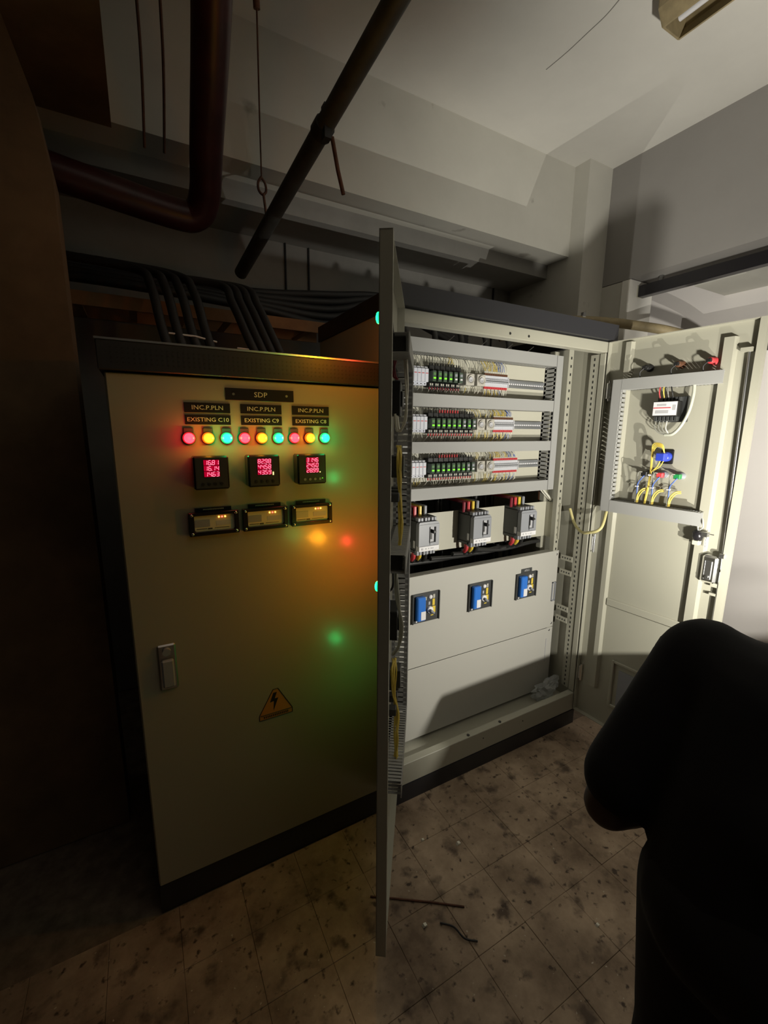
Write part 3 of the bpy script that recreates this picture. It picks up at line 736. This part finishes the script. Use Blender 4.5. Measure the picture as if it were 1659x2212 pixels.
# transducer with wires
t = thing('transducer', onR(.285, 1.610), 'black transducer box with white and red label on the right door', 'transducer', None, RZR)
MB().box(-.050, .062, -.022, 0, -.052, .048).build('base', 'dark_plastic', t, bevel=.002)
MB().box(-.046, .046, -.062, -.022, -.030, .030).build('body', 'black', t, bevel=.003)
lb = MB().box(-.044, .044, -.0632, -.062, -.026, .027).build('label_plate', 'label_white', t)
MB().box(-.043, .022, -.0637, -.0632, .002, .0055).build('red_stripe', 'red', lb)
MB().box(-.030, .005, -.0636, -.0632, .011, .019).box(.028, .040, -.0636, -.0632, -.006, .014).box(-.034, .015, -.0636, -.0632, -.018, -.006).build('fine_print', 'label_grey', lb)
tb = MB()
for i in range(6): tb.box(-.045+.015*i, -.034+.015*i, -.045, -.022, -.048, -.030); tb.box(-.030+.013*i, -.021+.013*i, -.040, -.022, .030, .046)
tb.build('terminal_row', 'dark_plastic', t, bevel=.001)
for i, c in enumerate(('red', 'wire_yellow', 'wire_grey', 'wire_black')):
    MB().tube(bez([(-.034+.016*i, -.035, .040), (-.036+.016*i, -.045, .065), (-.038+.014*i, -.040, .088)]), .0026, 6).build('supply_wire', c, t)
for i in range(4):
    MB().tube(bez([(-.040+.014*i, -.036, -.045), (-.038+.014*i, -.044, -.075), (-.015+.008*i, -.04, -.098+.003*i), (.02, -.036, -.100), (.050, -.034, -.072)]), .0022, 6).build('loop_wire', 'wire_grey' if i < 3 else 'wire_white', t)
MB().tube(bez([(.0, -.036, -.103), (.03, -.036, -.098), (.056, -.034, -.064), (.076, -.034, -.010), (.084, -.035, .05), (.083, -.035, .088)]), .0062, 8).build('wire_sleeve', 'loom', t)
# selector and push buttons from behind
def selector_back(label, loc, rz):
    t = thing('selector_switch', loc, label, 'selector switch', 'selector switch backs', rz)
    MB().box(-.024, .024, -.004, 0, -.030, .030).build('base_plate', 'gloss_black', t, bevel=.003)
    MB().lathe([(.020, .004), (.020, .030), (.014, .034), (.001, .034)], 18).build('collar', 'blue_knob', t)
    MB().box(-.017, .017, -.066, -.034, -.016, .016).build('contact_block', 'blue_knob', t, bevel=.003)
    for i in range(4):
        k = .004*i
        MB().tube(bez([(.012, -.055, .014), (.002, -.060, .038+k), (-.022-k, -.056, .040+k), (-.036-k*.5, -.045, .010), (-.037-k*.4, -.040, -.05), (-.042-k*.4, -.034, -.12), (-.050-k*.4, -.034, -.205)]), .0023, 6).build('yellow_wire', 'wire_yellow', t)
    for i in range(2):
        MB().tube(bez([(.012-.012*i, -.055, -.014), (-.002-.01*i, -.052, -.040), (-.034, -.042, -.062)]), .0022, 6).build('yellow_wire', 'wire_yellow', t)
    MB().tube([(-.046, -.044, -.078), (-.032, -.044, -.078)], .004, 6).build('cable_tie', 'label_white', t)
    return t
selR = selector_back('blue selector switch back with looped yellow wires on the right door', onR(.290, 1.418), RZR)
def button_back(colr, label, loc, rz):
    t = thing('push_button', loc, label, 'push button', 'push button backs', rz)
    MB().lathe([(.014, 0), (.014, .012), (.011, .014), (.011, .03), (.001, .03)], 14).build('collar', 'black' if colr == 'dark' else 'grey_plastic', t)
    MB().box(-.012, .012, -.052, -.030, -.010, .010).build('contact_block', {'dark': 'black', 'red': 'red', 'green': 'green'}[colr], t, bevel=.002)
    MB().tube(bez([(.004, -.05, -.006), (-.004, -.056, -.02), (-.022, -.045, -.045), (-.026, -.036, -.09), (-.028, -.034, -.128)]), .0024, 6).build('control_wire', 'wire_blue', t)
    MB().tube(bez([(-.006, -.05, .008), (-.018, -.056, .006), (-.026, -.045, -.02), (-.028, -.036, -.08), (-.030, -.036, -.128)]), .0024, 6).build('control_wire', 'wire_grey', t)
    MB().tube(bez([(.010, -.02, -.062), (-.004, -.036, -.066), (-.020, -.038, -.09), (-.024, -.036, -.128)]), .0030, 6).tube(bez([(.012, -.02, -.068), (-.002, -.034, -.074), (-.016, -.036, -.10), (-.020, -.034, -.128)]), .0026, 6).build('control_wire', 'wire_yellow', t)
    MB().tube([(-.034, -.040, -.056), (-.020, -.042, -.056)], .0036, 6).build('cable_tie', 'label_white', t)
    return t
for s, c, nm in ((.228, 'dark', 'dark push button back nearest the hinge'), (.290, 'red', 'red push button back between two green ones'), (.355, 'green', 'green push button back nearest the free edge')):
    button_back(c, nm + ', above the lower duct of the right door', onR(s, 1.343), RZR)
# small black switch hanging at the duct end
t = thing('limit_switch', onR(.452, 1.128), 'glossy black door switch with white wires under the lower duct end', 'switch', None, RZR)
MB().lathe([(.001, -.032), (.014, -.028), (.020, -.014), (.020, .004), (.012, .012), (.001, .014)], 16, 'z').build('dome', 'gloss_black', t)
MB().box(.010, .034, -.012, .012, -.008, .010).cyl((.034, 0, .004), (.052, 0, .004), .002, 6).cyl((.030, 0, -.01), (.030, 0, -.05), .002, 6).build('bracket', 'steel', t)
MB().box(-.014, .012, -.014, .012, -.046, -.026).build('socket', 'plate', t, bevel=.003)
MB().tube(bez([(0, -.004, .012), (.0, -.010, .04), (.012, -.02, .066), (.022, -.03, .050), (.020, -.02, .030), (.006, -.008, .016)]), .0024, 6).build('white_wire', 'wire_white', t)
for ch in list(t.children):
    for v in ch.data.vertices: v.co.y -= .035
# yellow cable from the right door to the cabinet
def jump(x, zc): return
jb = MB().tube(bez([onR(.075, 1.165, .03), (1.80, 1.20, 1.085), (1.785, 1.25, 1.055), (1.80, 1.30, 1.048), (1.828, 1.36, 1.075), (1.838, 1.40, 1.14)]), .0068, 10)
single('hinge_cable', jb, 'cable_yellow', 'yellowish sleeved cable looping from the right door into the cabinet', 'cable')
for z in (1.70, .985, .30):
    rp(MB().cyl((1.884, 1.284, z-.045), (1.884, 1.284, z+.045), .007, 10).box(1.872, 1.884, 1.284, 1.299, z-.035, z+.035), 'hinge', 'chrome', bevel=.001)

# ------------------------------------------------------------------ left door of the open cabinet, seen edge on
TMi, dM, nM = frame((.7641, 1.298), (-.5630, -.8265), -1)      # inner face (towards +X)
TMo, _, nO = frame((.7641, 1.298), (-.5630, -.8265), 1)        # outer face (towards the closed cabinet)
mdoor = MB().box(0, DW, -.002, 0, .085, 1.911).box(0, .003, -.026, 0, .085, 1.911).box(DW-.003, DW, -.026, 0, .085, 1.911).box(0, DW, -.026, 0, .085, .088).box(0, DW, -.026, 0, 1.908, 1.911).box(DW-.02, DW, -.028, -.026, .085, 1.911)
mdoor = dp(TMi, mdoor, 'door', 'paint', rcab)
c_duct(TMi, mdoor, .058, .098, .455, 1.155, 1.205, 1.697, 1.741)
c_duct(TMi, mdoor, .058, .098, .455, .497, .540, 1.145, 1.140)
dp(TMi, hat(.470, .505, .10, 1.86, .018), 'stiffener', 'paint', mdoor)
RZO = math.atan2(dM.y, dM.x)
def onO(s, z, o=0.0): p = TMo @ Vector((s, -o, z)); return (p.x, p.y, p.z)
def onI(s, z, o=0.0): p = TMi @ Vector((s, -o, z)); return (p.x, p.y, p.z)
for zz, nm in ((1.778, 'upper'), (1.110, 'lower')):
    for s, c in ((.18, 'red'), (.31, 'orange'), (.42, 'green')):
        lamp(c, '%s lit lamp of the %s row on the outside of the edge-on door' % (c, nm), onO(s, zz), RZO, {'red': .21, 'orange': .95, 'green': .095}[c])
for zz, nm in ((1.345, 'upper'), (.708, 'lower')):
    lamp('green', 'green lit push lamp of the %s set on the outside of the edge-on door' % nm, onO(.235, zz), RZO, .115)
RZI = RZO + PI
bt = MB()
def small(name, s, z, mbm, label, cat, group=None):
    t = thing(name, onI(s, z), label, cat, group, RZI)
    for mb, n_, m_ in mbm: mb.build(n_, m_, t, bevel=.002)
    return t
for z, nm in ((1.60, 'upper'), (.955, 'lower')):
    small('panel_meter', .285, z, [(MB().box(-.045, .045, -.034, -.002, -.045, .045), 'housing', 'black'), (MB().box(-.03, .03, -.040, -.034, -.02, .02), 'terminal_cover', 'dark_plastic')], 'black back of the %s meter on the inside of the edge-on door' % nm, 'meter', 'meter backs on the edge-on door')
for z, nm in ((1.418, 'upper'), (.775, 'lower')):
    small('selector_switch', .29, z, [(MB().box(-.024, .024, -.045, -.002, -.030, .030), 'contact_block', 'dark_plastic')], 'black back of the %s selector on the inside of the edge-on door' % nm, 'selector switch', 'selector backs on the edge-on door')
for z, nm in ((1.34, 'upper'), (.70, 'lower')):
    for k, s in enumerate((.228, .29, .355)):
        small('push_button', s, z, [(MB().box(-.012, .012, -.036, -.002, -.012, .012), 'contact_block', 'dark_plastic')], 'dark button back, %s of the %s trio inside the edge-on door' % (ORD[k], nm), 'push button', 'button backs on the edge-on door')
def loomI(pts, r, m, name, label, n=4, spread=.004, cat='wire loom'):
    t = thing(name, onI(pts[0][0], pts[0][1]), label, cat, None)
    for i in range(n):
        ja = [random.uniform(-spread, spread) for _ in pts]; jb_ = [random.uniform(-spread, spread) for _ in pts]
        P = [TMi @ Vector((s+ja[q], -(o+jb_[q]), z)) for q, (s, z, o) in enumerate(pts)]
        P = [p - t.location for p in P]
        MB().tube(bez(P), r, 7).build('wire', m, t)
    return t
loomI([(.30, 1.475, .030), (.33, 1.45, .034), (.33, 1.38, .036), (.33, 1.32, .038), (.34, 1.26, .040), (.35, 1.19, .036)], .0024, 'wire_yellow', 'wire_loom', 'upper bundle of yellow wires hanging inside the edge-on door', 7, .006)
loomI([(.30, .835, .022), (.33, .81, .026), (.33, .74, .030), (.33, .67, .036), (.34, .60, .036), (.35, .535, .034)], .0024, 'wire_yellow', 'wire_loom', 'lower bundle of yellow wires hanging inside the edge-on door', 7, .008)
loomI([(.33, 1.70, .045), (.34, 1.62, .050), (.34, 1.545, .048), (.33, 1.515, .030), (.33, 1.56, .022)], .0032, 'wire_white', 'wire_loom', 'grey-white wire loop below the upper meter back on the edge-on door', 2, .004)
loomI([(.34, 1.15, .030), (.35, 1.06, .034), (.35, .97, .046), (.34, .90, .042), (.33, .865, .024)], .0045, 'loom', 'wire_loom', 'clear sleeved wire loop beside the lower meter back on the edge-on door', 2, .004)
loomI([(.36, 1.69, .02), (.36, 1.655, .02), (.36, 1.645, .03)], .002, 'dark_red', 'wire_loom', 'short dark red wires under the top duct of the edge-on door', 4, .006)
loomI([(.44, 1.735, .02), (.46, 1.78, .018), (.44, 1.80, .012), (.42, 1.79, .008)], .003, 'wire_black', 'wire_loom', 'black wires above the top duct of the edge-on door', 2, .006)
loomI([(.36, 1.15, .022), (.38, 1.10, .026), (.37, 1.075, .014)], .003, 'wire_black', 'wire_loom', 'short black wire curling under the middle duct of the edge-on door', 1, .003)
dp(TMi, MB().box(.40, .43, -.05, -.01, 1.703, 1.735), 'duct_filling', 'wire_black', mdoor)
dp(TMi, MB().box(.40, .43, -.05, -.01, 1.160, 1.20), 'duct_filling', 'wire_black', mdoor)

# ------------------------------------------------------------------ overhead pipes, cables, fittings
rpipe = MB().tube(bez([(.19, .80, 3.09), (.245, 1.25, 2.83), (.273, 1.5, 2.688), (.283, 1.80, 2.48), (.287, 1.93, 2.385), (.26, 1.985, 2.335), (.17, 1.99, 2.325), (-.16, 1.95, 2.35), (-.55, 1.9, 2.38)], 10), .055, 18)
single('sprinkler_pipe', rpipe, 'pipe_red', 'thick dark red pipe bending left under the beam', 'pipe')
gp1 = Vector((.514, 2.446, 2.298)); gp0 = gp1 + (Vector((.688, 1.083, 2.642))-gp1)*2.3
gt = thing('conduit_pipe', gp0, 'slanting dark grey pipe running down behind the cabinets', 'pipe')
MB().tube([gp0-gp0, gp1-gp0], .031, 16).build('pipe_tube', 'pipe_grey', gt)
mid = gp1.lerp(gp0, .64/2.3)-gp0; ax = (gp1-gp0).normalized()
MB().tube([mid-ax*.02, mid+ax*.02], .036, 16).box(mid.x-.012, mid.x+.012, mid.y-.05, mid.y-.02, mid.z-.05, mid.z+.05).build('pipe_clamp', 'rubber', gt)
MB().tube([mid+Vector((.03, -.01, -.02)), mid+Vector((.055, .0, -.11)), mid+Vector((.075, .0, -.18))], .0075, 8).build('hanger_rod', 'rust', gt)
hk = thing('wire_hanger', (.476, 1.793, 2.951), 'rusty wire with hook hanging from ceiling beside the grey pipe', 'hanger wire')
o_ = Vector((.476, 1.793, 2.951))
MB().tube([Vector((.44, 1.70, 3.233))-o_, Vector((.476, 1.793, 2.951))-o_], .012, 8).build('upper_rod', 'rust', hk)
MB().tube([Vector((.476, 1.793, 2.955))-o_, Vector((.530, 2.02, 2.745))-o_, Vector((.562, 2.150, 2.615))-o_], .0035, 6).build('wire', 'rust', hk)
hook = [Vector((.562, 2.150, 2.615)), Vector((.548, 2.155, 2.592)), Vector((.550, 2.16, 2.565)), Vector((.568, 2.165, 2.552)), Vector((.584, 2.165, 2.568)), Vector((.580, 2.16, 2.595)), Vector((.562, 2.150, 2.612))]
MB().tube(bez([p-o_ for p in hook]), .0055, 8).tube([Vector((.572, 2.165, 2.555))-o_, Vector((.566, 2.10, 2.42))-o_], .006, 6).build('hook', 'rust', hk)
for k, (x, nm) in enumerate(((.095, 'left'), (.165, 'right'))):
    h = MB().tube(bez([(x, 1.72, ZC), (x+.006, 1.80, 2.98), (x+.016, 1.97, 2.80), (x+.012, 2.15, 2.60)]), .005, 6)  # two soft dark lines modelled as thin tubes below the ceiling
    single('hanging_cord', h, 'rust', 'dusty dark cord hanging left of the red pipe, %s of the pair' % nm, 'cord', 'dusty cords by the red pipe')
# conduits on the back wall
for x, k in ((.84, 'left'), (.985, 'right')):
    single('wall_conduit', MB().cyl((x, 2.742, 2.20), (x, 2.742, 2.60), .006, 8), 'rubber', 'thin dark conduit on the rear wall, %s of two left of the edge-on door' % k, 'conduit', 'thin conduits on the rear wall')
single('wall_conduit', MB().cyl((2.48, 2.742, 2.1), (2.48, 2.742, 2.60), .007, 8), 'rubber', 'thin dark conduit on the rear wall above the open cabinet', 'conduit', 'thin conduits on the rear wall')
# cable tray and cables behind the closed cabinet
tr = thing('cable_tray', (.35, 2.3, 2.03), 'rusty orange cable tray rail behind the closed cabinet', 'cable tray')
MB().box(-1.0, .60, -.01, .0, -.01, .045).box(-1.0, .60, .24, .25, -.01, .045).build('rail', 'tray', tr)
rung = MB()
for i in range(8): rung.box(-.95+.2*i, -.92+.2*i, 0, .24, -.008, .0)
rung.build('rung_row', 'tray', tr, kind='stuff')
MB().cyl((-1.0, .12, -.2), (-1.0, .12, .6), .01, 6).build('drop_rod', 'rust', tr)
def cable(pts, r, label, grp, ties=()):
    o = single('power_cable', MB().tube(bez(pts), r, 9), 'rubber', label, 'cable', grp)
    return o
for i in range(4):
    x = .425+.035*i
    cable([(x+.03, 1.80, 1.735), (x-.02, 1.86, 1.88), (x-.05, 1.98, 2.03), (x-.07, 2.12, 2.13), (x-.3, 2.22, 2.16)], .017, 'thick black cable dropping into the closed cabinet, %s of the right-hand bunch' % ORD[i], 'cables dropping into the closed cabinet')
for i in range(4):
    x = .10+.05*i
    cable([(x+.03, 1.80, 1.735), (x, 1.86, 1.88), (x-.02, 1.98, 2.05), (x-.06, 2.12, 2.14), (x-.3, 2.22, 2.18)], .017, 'thick black cable dropping into the closed cabinet, %s of the left-hand bunch' % ORD[i], 'cables dropping into the closed cabinet')
for i in range(5):
    z = 2.105+.022*i
    cable([(-1.2, 2.42+.01*i, z+.03), (-.2, 2.40+.02*i, z+.05), (.5, 2.40+.02*i, z+.03), (1.0, 2.44+.01*i, z+.02*i), (1.35, 2.40+.02*i, z+.12), (1.65, 2.44, z+.06), (2.0, 2.46, z-.05)], .022, 'black cable lying along the tray behind both cabinets, %s from below' % ORD[i], 'cables along the tray')
for i in range(2):
    tz = MB().tube([(.36+.02*i-.26*i, 1.845, 1.83+.03*i), (.47-.26*i, 1.83, 1.825+.03*i), (.545-.26*i, 1.845, 1.815+.03*i)], .0035, 5)
    single('cable_tie', tz, 'label_white', 'white cable tie around the %s cable bunch' % ('right-hand', 'left-hand')[i], 'cable tie', 'cable ties on the bunches')
# tan conduit passing behind the open door
tc = thing('flexible_conduit', (2.55, 2.04, 2.23), 'tan flexible conduit passing above the open right door', 'conduit')
o_ = Vector((2.55, 2.04, 2.23))
P = [(2.1, 2.25, 2.12), (2.40, 2.09, 2.215), (2.55, 2.04, 2.235), (2.70, 1.93, 2.222), (2.82, 1.80, 2.19), (2.95, 1.62, 2.13), (3.1, 1.45, 2.03), (3.3, 1.3, 1.8)]
MB().tube(bez([Vector(p)-o_ for p in P]), .029, 12).build('sleeve', 'pipe_tan', tc)
MB().tube([Vector((2.595, 2.02, 2.236))-o_, Vector((2.61, 2.01, 2.236))-o_], .034, 12).box(.045, .07, -.035, -.015, .02, .055).build('clamp', 'steel', tc)
# black linear fitting in the opening
ff = thing('light_fitting', (3.0, 1.55, 2.40), 'long black unlit batten light under the right beam', 'light fitting')
MB().box(-.03, .03, -1.6, .34, .0, .07).build('housing', 'gloss_black', ff, bevel=.004)
MB().box(-.035, .035, .34, .36, .0, .072).build('end_cap', 'plate', ff, bevel=.002)
MB().tube([(-.02, .35, .0), (-.022, .352, -.03), (-.03, .37, -.07), (-.035, .36, -.10)], .002, 5).build('wire_tail', 'wire_grey', ff)
MB().box(-.01, .01, -1.0, -.98, .07, .106).box(-.01, .01, .2, .22, .07, .106).build('mount', 'steel', ff)
# tube light on the ceiling at the top right
cf = thing('tube_light', (2.02, 1.265, ZC-.125), 'unlit yellowish trough light fixed to the ceiling, top right', 'light fitting')
MB().prism([(-.095, .125), (-.095, .05), (-.06, .0), (-.052, .0), (-.085, .052), (-.085, .125)], -1.25, 0).prism([(.095, .125), (.085, .125), (.085, .052), (.052, .0), (.06, .0), (.095, .05)], -1.25, 0).box(-.085, .085, -1.25, 0, .115, .125).build('reflector', 'pipe_tan', cf)
MB().prism([(-.093, .124), (-.093, .05), (-.058, .002), (.058, .002), (.093, .05), (.093, .124)], -.004, .004).build('end_plate', 'pipe_tan', cf)
MB().box(-.03, .03, -1.2, -.03, .06, .115).build('ballast_box', 'plate', cf, bevel=.004)
MB().cyl((0, -1.2, .035), (0, -.03, .035), .013, 12).build('tube', 'label_white', cf)
# debris on the floor
single('rusty_rod', MB().tube([(.535, 1.035, .003), (.59, .998, .004), (.70, .925, .003), (.788, .861, .003)], .0030, 6), 'rust', 'thin rusty rod lying on the tiles past the door bottom', 'rod')
for i, (x, y, sz, nm) in enumerate(((.645, .879, .007, 'beside the rod'), (.909, 1.044, .008, 'under the open cabinet front'), (.80, 1.12, .006, 'near the plinth'), (1.12, .62, .006, 'in front of the person'))):
    single('debris_chip', MB().prism([(x-sz, 0), (x+sz*.7, 0), (x+sz, sz*.6), (x-sz*.4, sz*.9)], y-sz*.6, y+sz*.7), 'debris_white', 'small pale chip of rubble on the tiles %s' % nm, 'rubble chip', 'rubble chips')
single('cable_scrap', MB().tube(bez([(.69, .86, .005), (.72, .83, .006), (.73, .79, .006), (.76, .765, .005)]), .0028, 6), 'rubber', 'short dark cable scrap on the tiles below the rusty rod', 'cable scrap')

# ------------------------------------------------------------------ the person, bent forward with a phone torch
pt = thing('person', (.80, .24, 0), 'person in black T-shirt and dark trousers bending forward, seen from behind', 'person')
pl = Vector(pt.location)
def skin(name, verts, edges, rad, m, parent, vox=.012, smooth=6):
    # tapered capsules along the skeleton, fused by a voxel remesh into one continuous surface
    mb = MB(); vs = [Vector(v)-pl for v in verts]
    for p, r in zip(vs, rad):
        mb.lathe([(r*math.sin(PI*k/8)+1e-5, -r*math.cos(PI*k/8)) for k in range(9)], 14, 'z', T=Matrix.Translation(p))
    for a, b in edges:
        n_ = 6; mb.tube([vs[a].lerp(vs[b], k/n_) for k in range(n_+1)], 1, 14, [rad[a]+(rad[b]-rad[a])*k/n_ for k in range(n_+1)])
    o = bpy.data.objects.new(name, mb.mesh(name, m)); COL.objects.link(o); o.parent = parent
    md = o.modifiers.new('remesh', 'REMESH'); md.mode = 'VOXEL'; md.voxel_size = vox; md.use_smooth_shade = True
    if smooth: q = o.modifiers.new('smooth', 'SMOOTH'); q.factor = .5; q.iterations = smooth
    dg = bpy.context.evaluated_depsgraph_get(); me2 = bpy.data.meshes.new_from_object(o.evaluated_get(dg))
    o.modifiers.clear(); old = o.data; o.data = me2; bpy.data.meshes.remove(old); me2.name = name
    for p in me2.polygons: p.use_smooth = True
    return o
PEL, WAI, CHE, NEC, HB, HT = (.73, .145, .82), (.765, .145, .95), (.835, .14, 1.075), (.925, .075, 1.15), (.965, .045, 1.20), (1.045, .005, 1.23)
LS, LE, LW = (.842, .335, 1.115), (.700, .395, .842), (.92, .34, .79)
RS, RE, RW = (.915, -.02, 1.11), (1.19, -.04, .98), (1.455, .03, .915)
LH, LK, LA, LT = (.74, .235, .78), (.775, .25, .43), (.71, .245, .09), (.84, .25, .04)
RH, RK, RA, RT = (.74, .06, .78), (.80, .03, .43), (.72, .02, .09), (.86, .0, .04)
V = [PEL, WAI, CHE, NEC, HB, HT, LS, LE, LW, RS, RE, RW, LH, LK, LA, LT, RH, RK, RA, RT]
E_ = [(0, 1), (1, 2), (2, 3), (3, 4), (4, 5), (2, 6), (6, 7), (7, 8), (2, 9), (9, 10), (10, 11), (0, 12), (12, 13), (13, 14), (14, 15), (0, 16), (16, 17), (17, 18), (18, 19)]
Rr = [.085, .085, .09, .05, .075, .085, .06, .043, .028, .06, .043, .028, .08, .055, .038, .03, .08, .055, .038, .03]
# hands: palm and five fingers of their own lengths
def hand(wrist, dirv, upv, side, curl):
    d = Vector(dirv).normalized(); u = Vector(upv).normalized(); sd = d.cross(u)*side
    base = len(V); wi = {LW: 8, RW: 11}[wrist]
    p0 = Vector(wrist)+d*.045; V.append(tuple(p0)); E_.append((wi, base)); Rr.append(.026)
    kn = []
    for k, (off, ln) in enumerate(((-.028, .070), (-.010, .080), (.009, .074), (.026, .058))):
        a = Vector(wrist)+d*.092+sd*off; i = len(V); V.append(tuple(a)); E_.append((base, i)); Rr.append(.0105)
        b = a+d*ln*.45-u*ln*.25*curl; V.append(tuple(b)); E_.append((i, i+1)); Rr.append(.0088)
        c = b+d*ln*.18-u*ln*.42*curl; V.append(tuple(c)); E_.append((i+1, i+2)); Rr.append(.0075)
    a = Vector(wrist)+d*.03-sd*.034; i = len(V); V.append(tuple(a)); E_.append((base, i)); Rr.append(.013)
    b = a+d*.034-sd*.016; V.append(tuple(b)); E_.append((i, i+1)); Rr.append(.0105)
    c = b+d*.026-sd*.002; V.append(tuple(c)); E_.append((i+1, i+2)); Rr.append(.0085)
hand(LW, (.9, -.35, -.15), (.2, .1, .95), 1, .9)
hand(RW, (.62, .78, .06), (0, .30, .95), -1, .12)
body = skin('body', V, E_, Rr, 'skin', pt, .0055, 3)
tv = [(.732, .205, .80), (.732, .075, .80), (.765, .205, .95), (.765, .08, .95), (.828, .23, 1.07), (.828, .055, 1.075), (.905, .19, 1.125), (.905, .07, 1.13), LS, (.722, .386, .895), RS, (1.06, -.01, 1.04)]
te = [(0, 2), (1, 3), (2, 4), (3, 5), (4, 6), (5, 7), (0, 1), (2, 3), (4, 5), (6, 7), (4, 8), (8, 9), (5, 10), (10, 11)]
skin('t_shirt', tv, te, [.125, .125, .12, .12, .115, .115, .085, .085, .080, .070, .082, .068], 'shirt', pt)
bv = [(.72, .205, .80), (.72, .095, .80), LH, LK, (.715, .245, .11), RH, RK, (.725, .02, .11)]
skin('trousers', bv, [(0, 1), (0, 2), (2, 3), (3, 4), (1, 5), (5, 6), (6, 7)], [.122, .122, .108, .082, .068, .108, .082, .068], 'trousers', pt)
skin('hair', [(.965, .045, 1.245), (1.01, .025, 1.275), (1.06, .0, 1.265)], [(0, 1), (1, 2)], [.072, .08, .062], 'hair', pt)
for A, T_ in ((LA, LT), (RA, RT)):
    skin('shoe', [(A[0]-.05, A[1], .045), (A[0]+.03, A[1], .05), (T_[0]+.03, T_[1], .038)], [(0, 1), (1, 2)], [.044, .047, .038], 'shoe', pt)
# face
fc = Vector((1.085, -.015, 1.18))-pl
MB().lathe([(.001, -.02), (.012, -.014), (.014, .0), (.009, .012), (.001, .018)], 10, 'z', T=Matrix.Translation(fc+Vector((.012, 0, .004)))).build('nose', 'skin', pt)
for s_ in (-1, 1):
    MB().lathe([(.001, -.011), (.008, -.008), (.0115, 0), (.008, .008), (.001, .011)], 10, 'z', T=Matrix.Translation(fc+Vector((.012, s_*.032, .035)))).build('eye', 'label_white', pt)
    MB().lathe([(.001, -.03), (.012, -.02), (.016, .0), (.014, .02), (.001, .03)], 8, 'z', T=Matrix.Translation(Vector((1.0+s_*.03, .025+s_*.075, 1.215))-pl)).build('ear', 'skin', pt)
MB().box(fc.x-.004, fc.x+.006, fc.y-.022, fc.y+.022, fc.z-.040, fc.z-.030).build('mouth', 'dark_red', pt, bevel=.003)
# the phone, out of view: its flat body, added to cut off the torch light
ph = thing('phone', TORCH, 'slim black phone held by the person, torch lit', 'phone')
xa = Vector((.972, .22, -.096)).normalized(); ya = TN.cross(xa).normalized()
Q = Matrix(((xa.x, ya.x, TN.x, 0), (xa.y, ya.y, TN.y, 0), (xa.z, ya.z, TN.z, 0), (0, 0, 0, 1)))
MB().box(-.0066, .068, -.095, .125, -.016, -.008, T=Q).build('body', 'gloss_black', ph, bevel=.0015)
MB().cyl(Q @ Vector((0, 0, -.008)), Q @ Vector((0, 0, -.0030)), .0025, 10).build('torch_lens', 'label_white', ph)
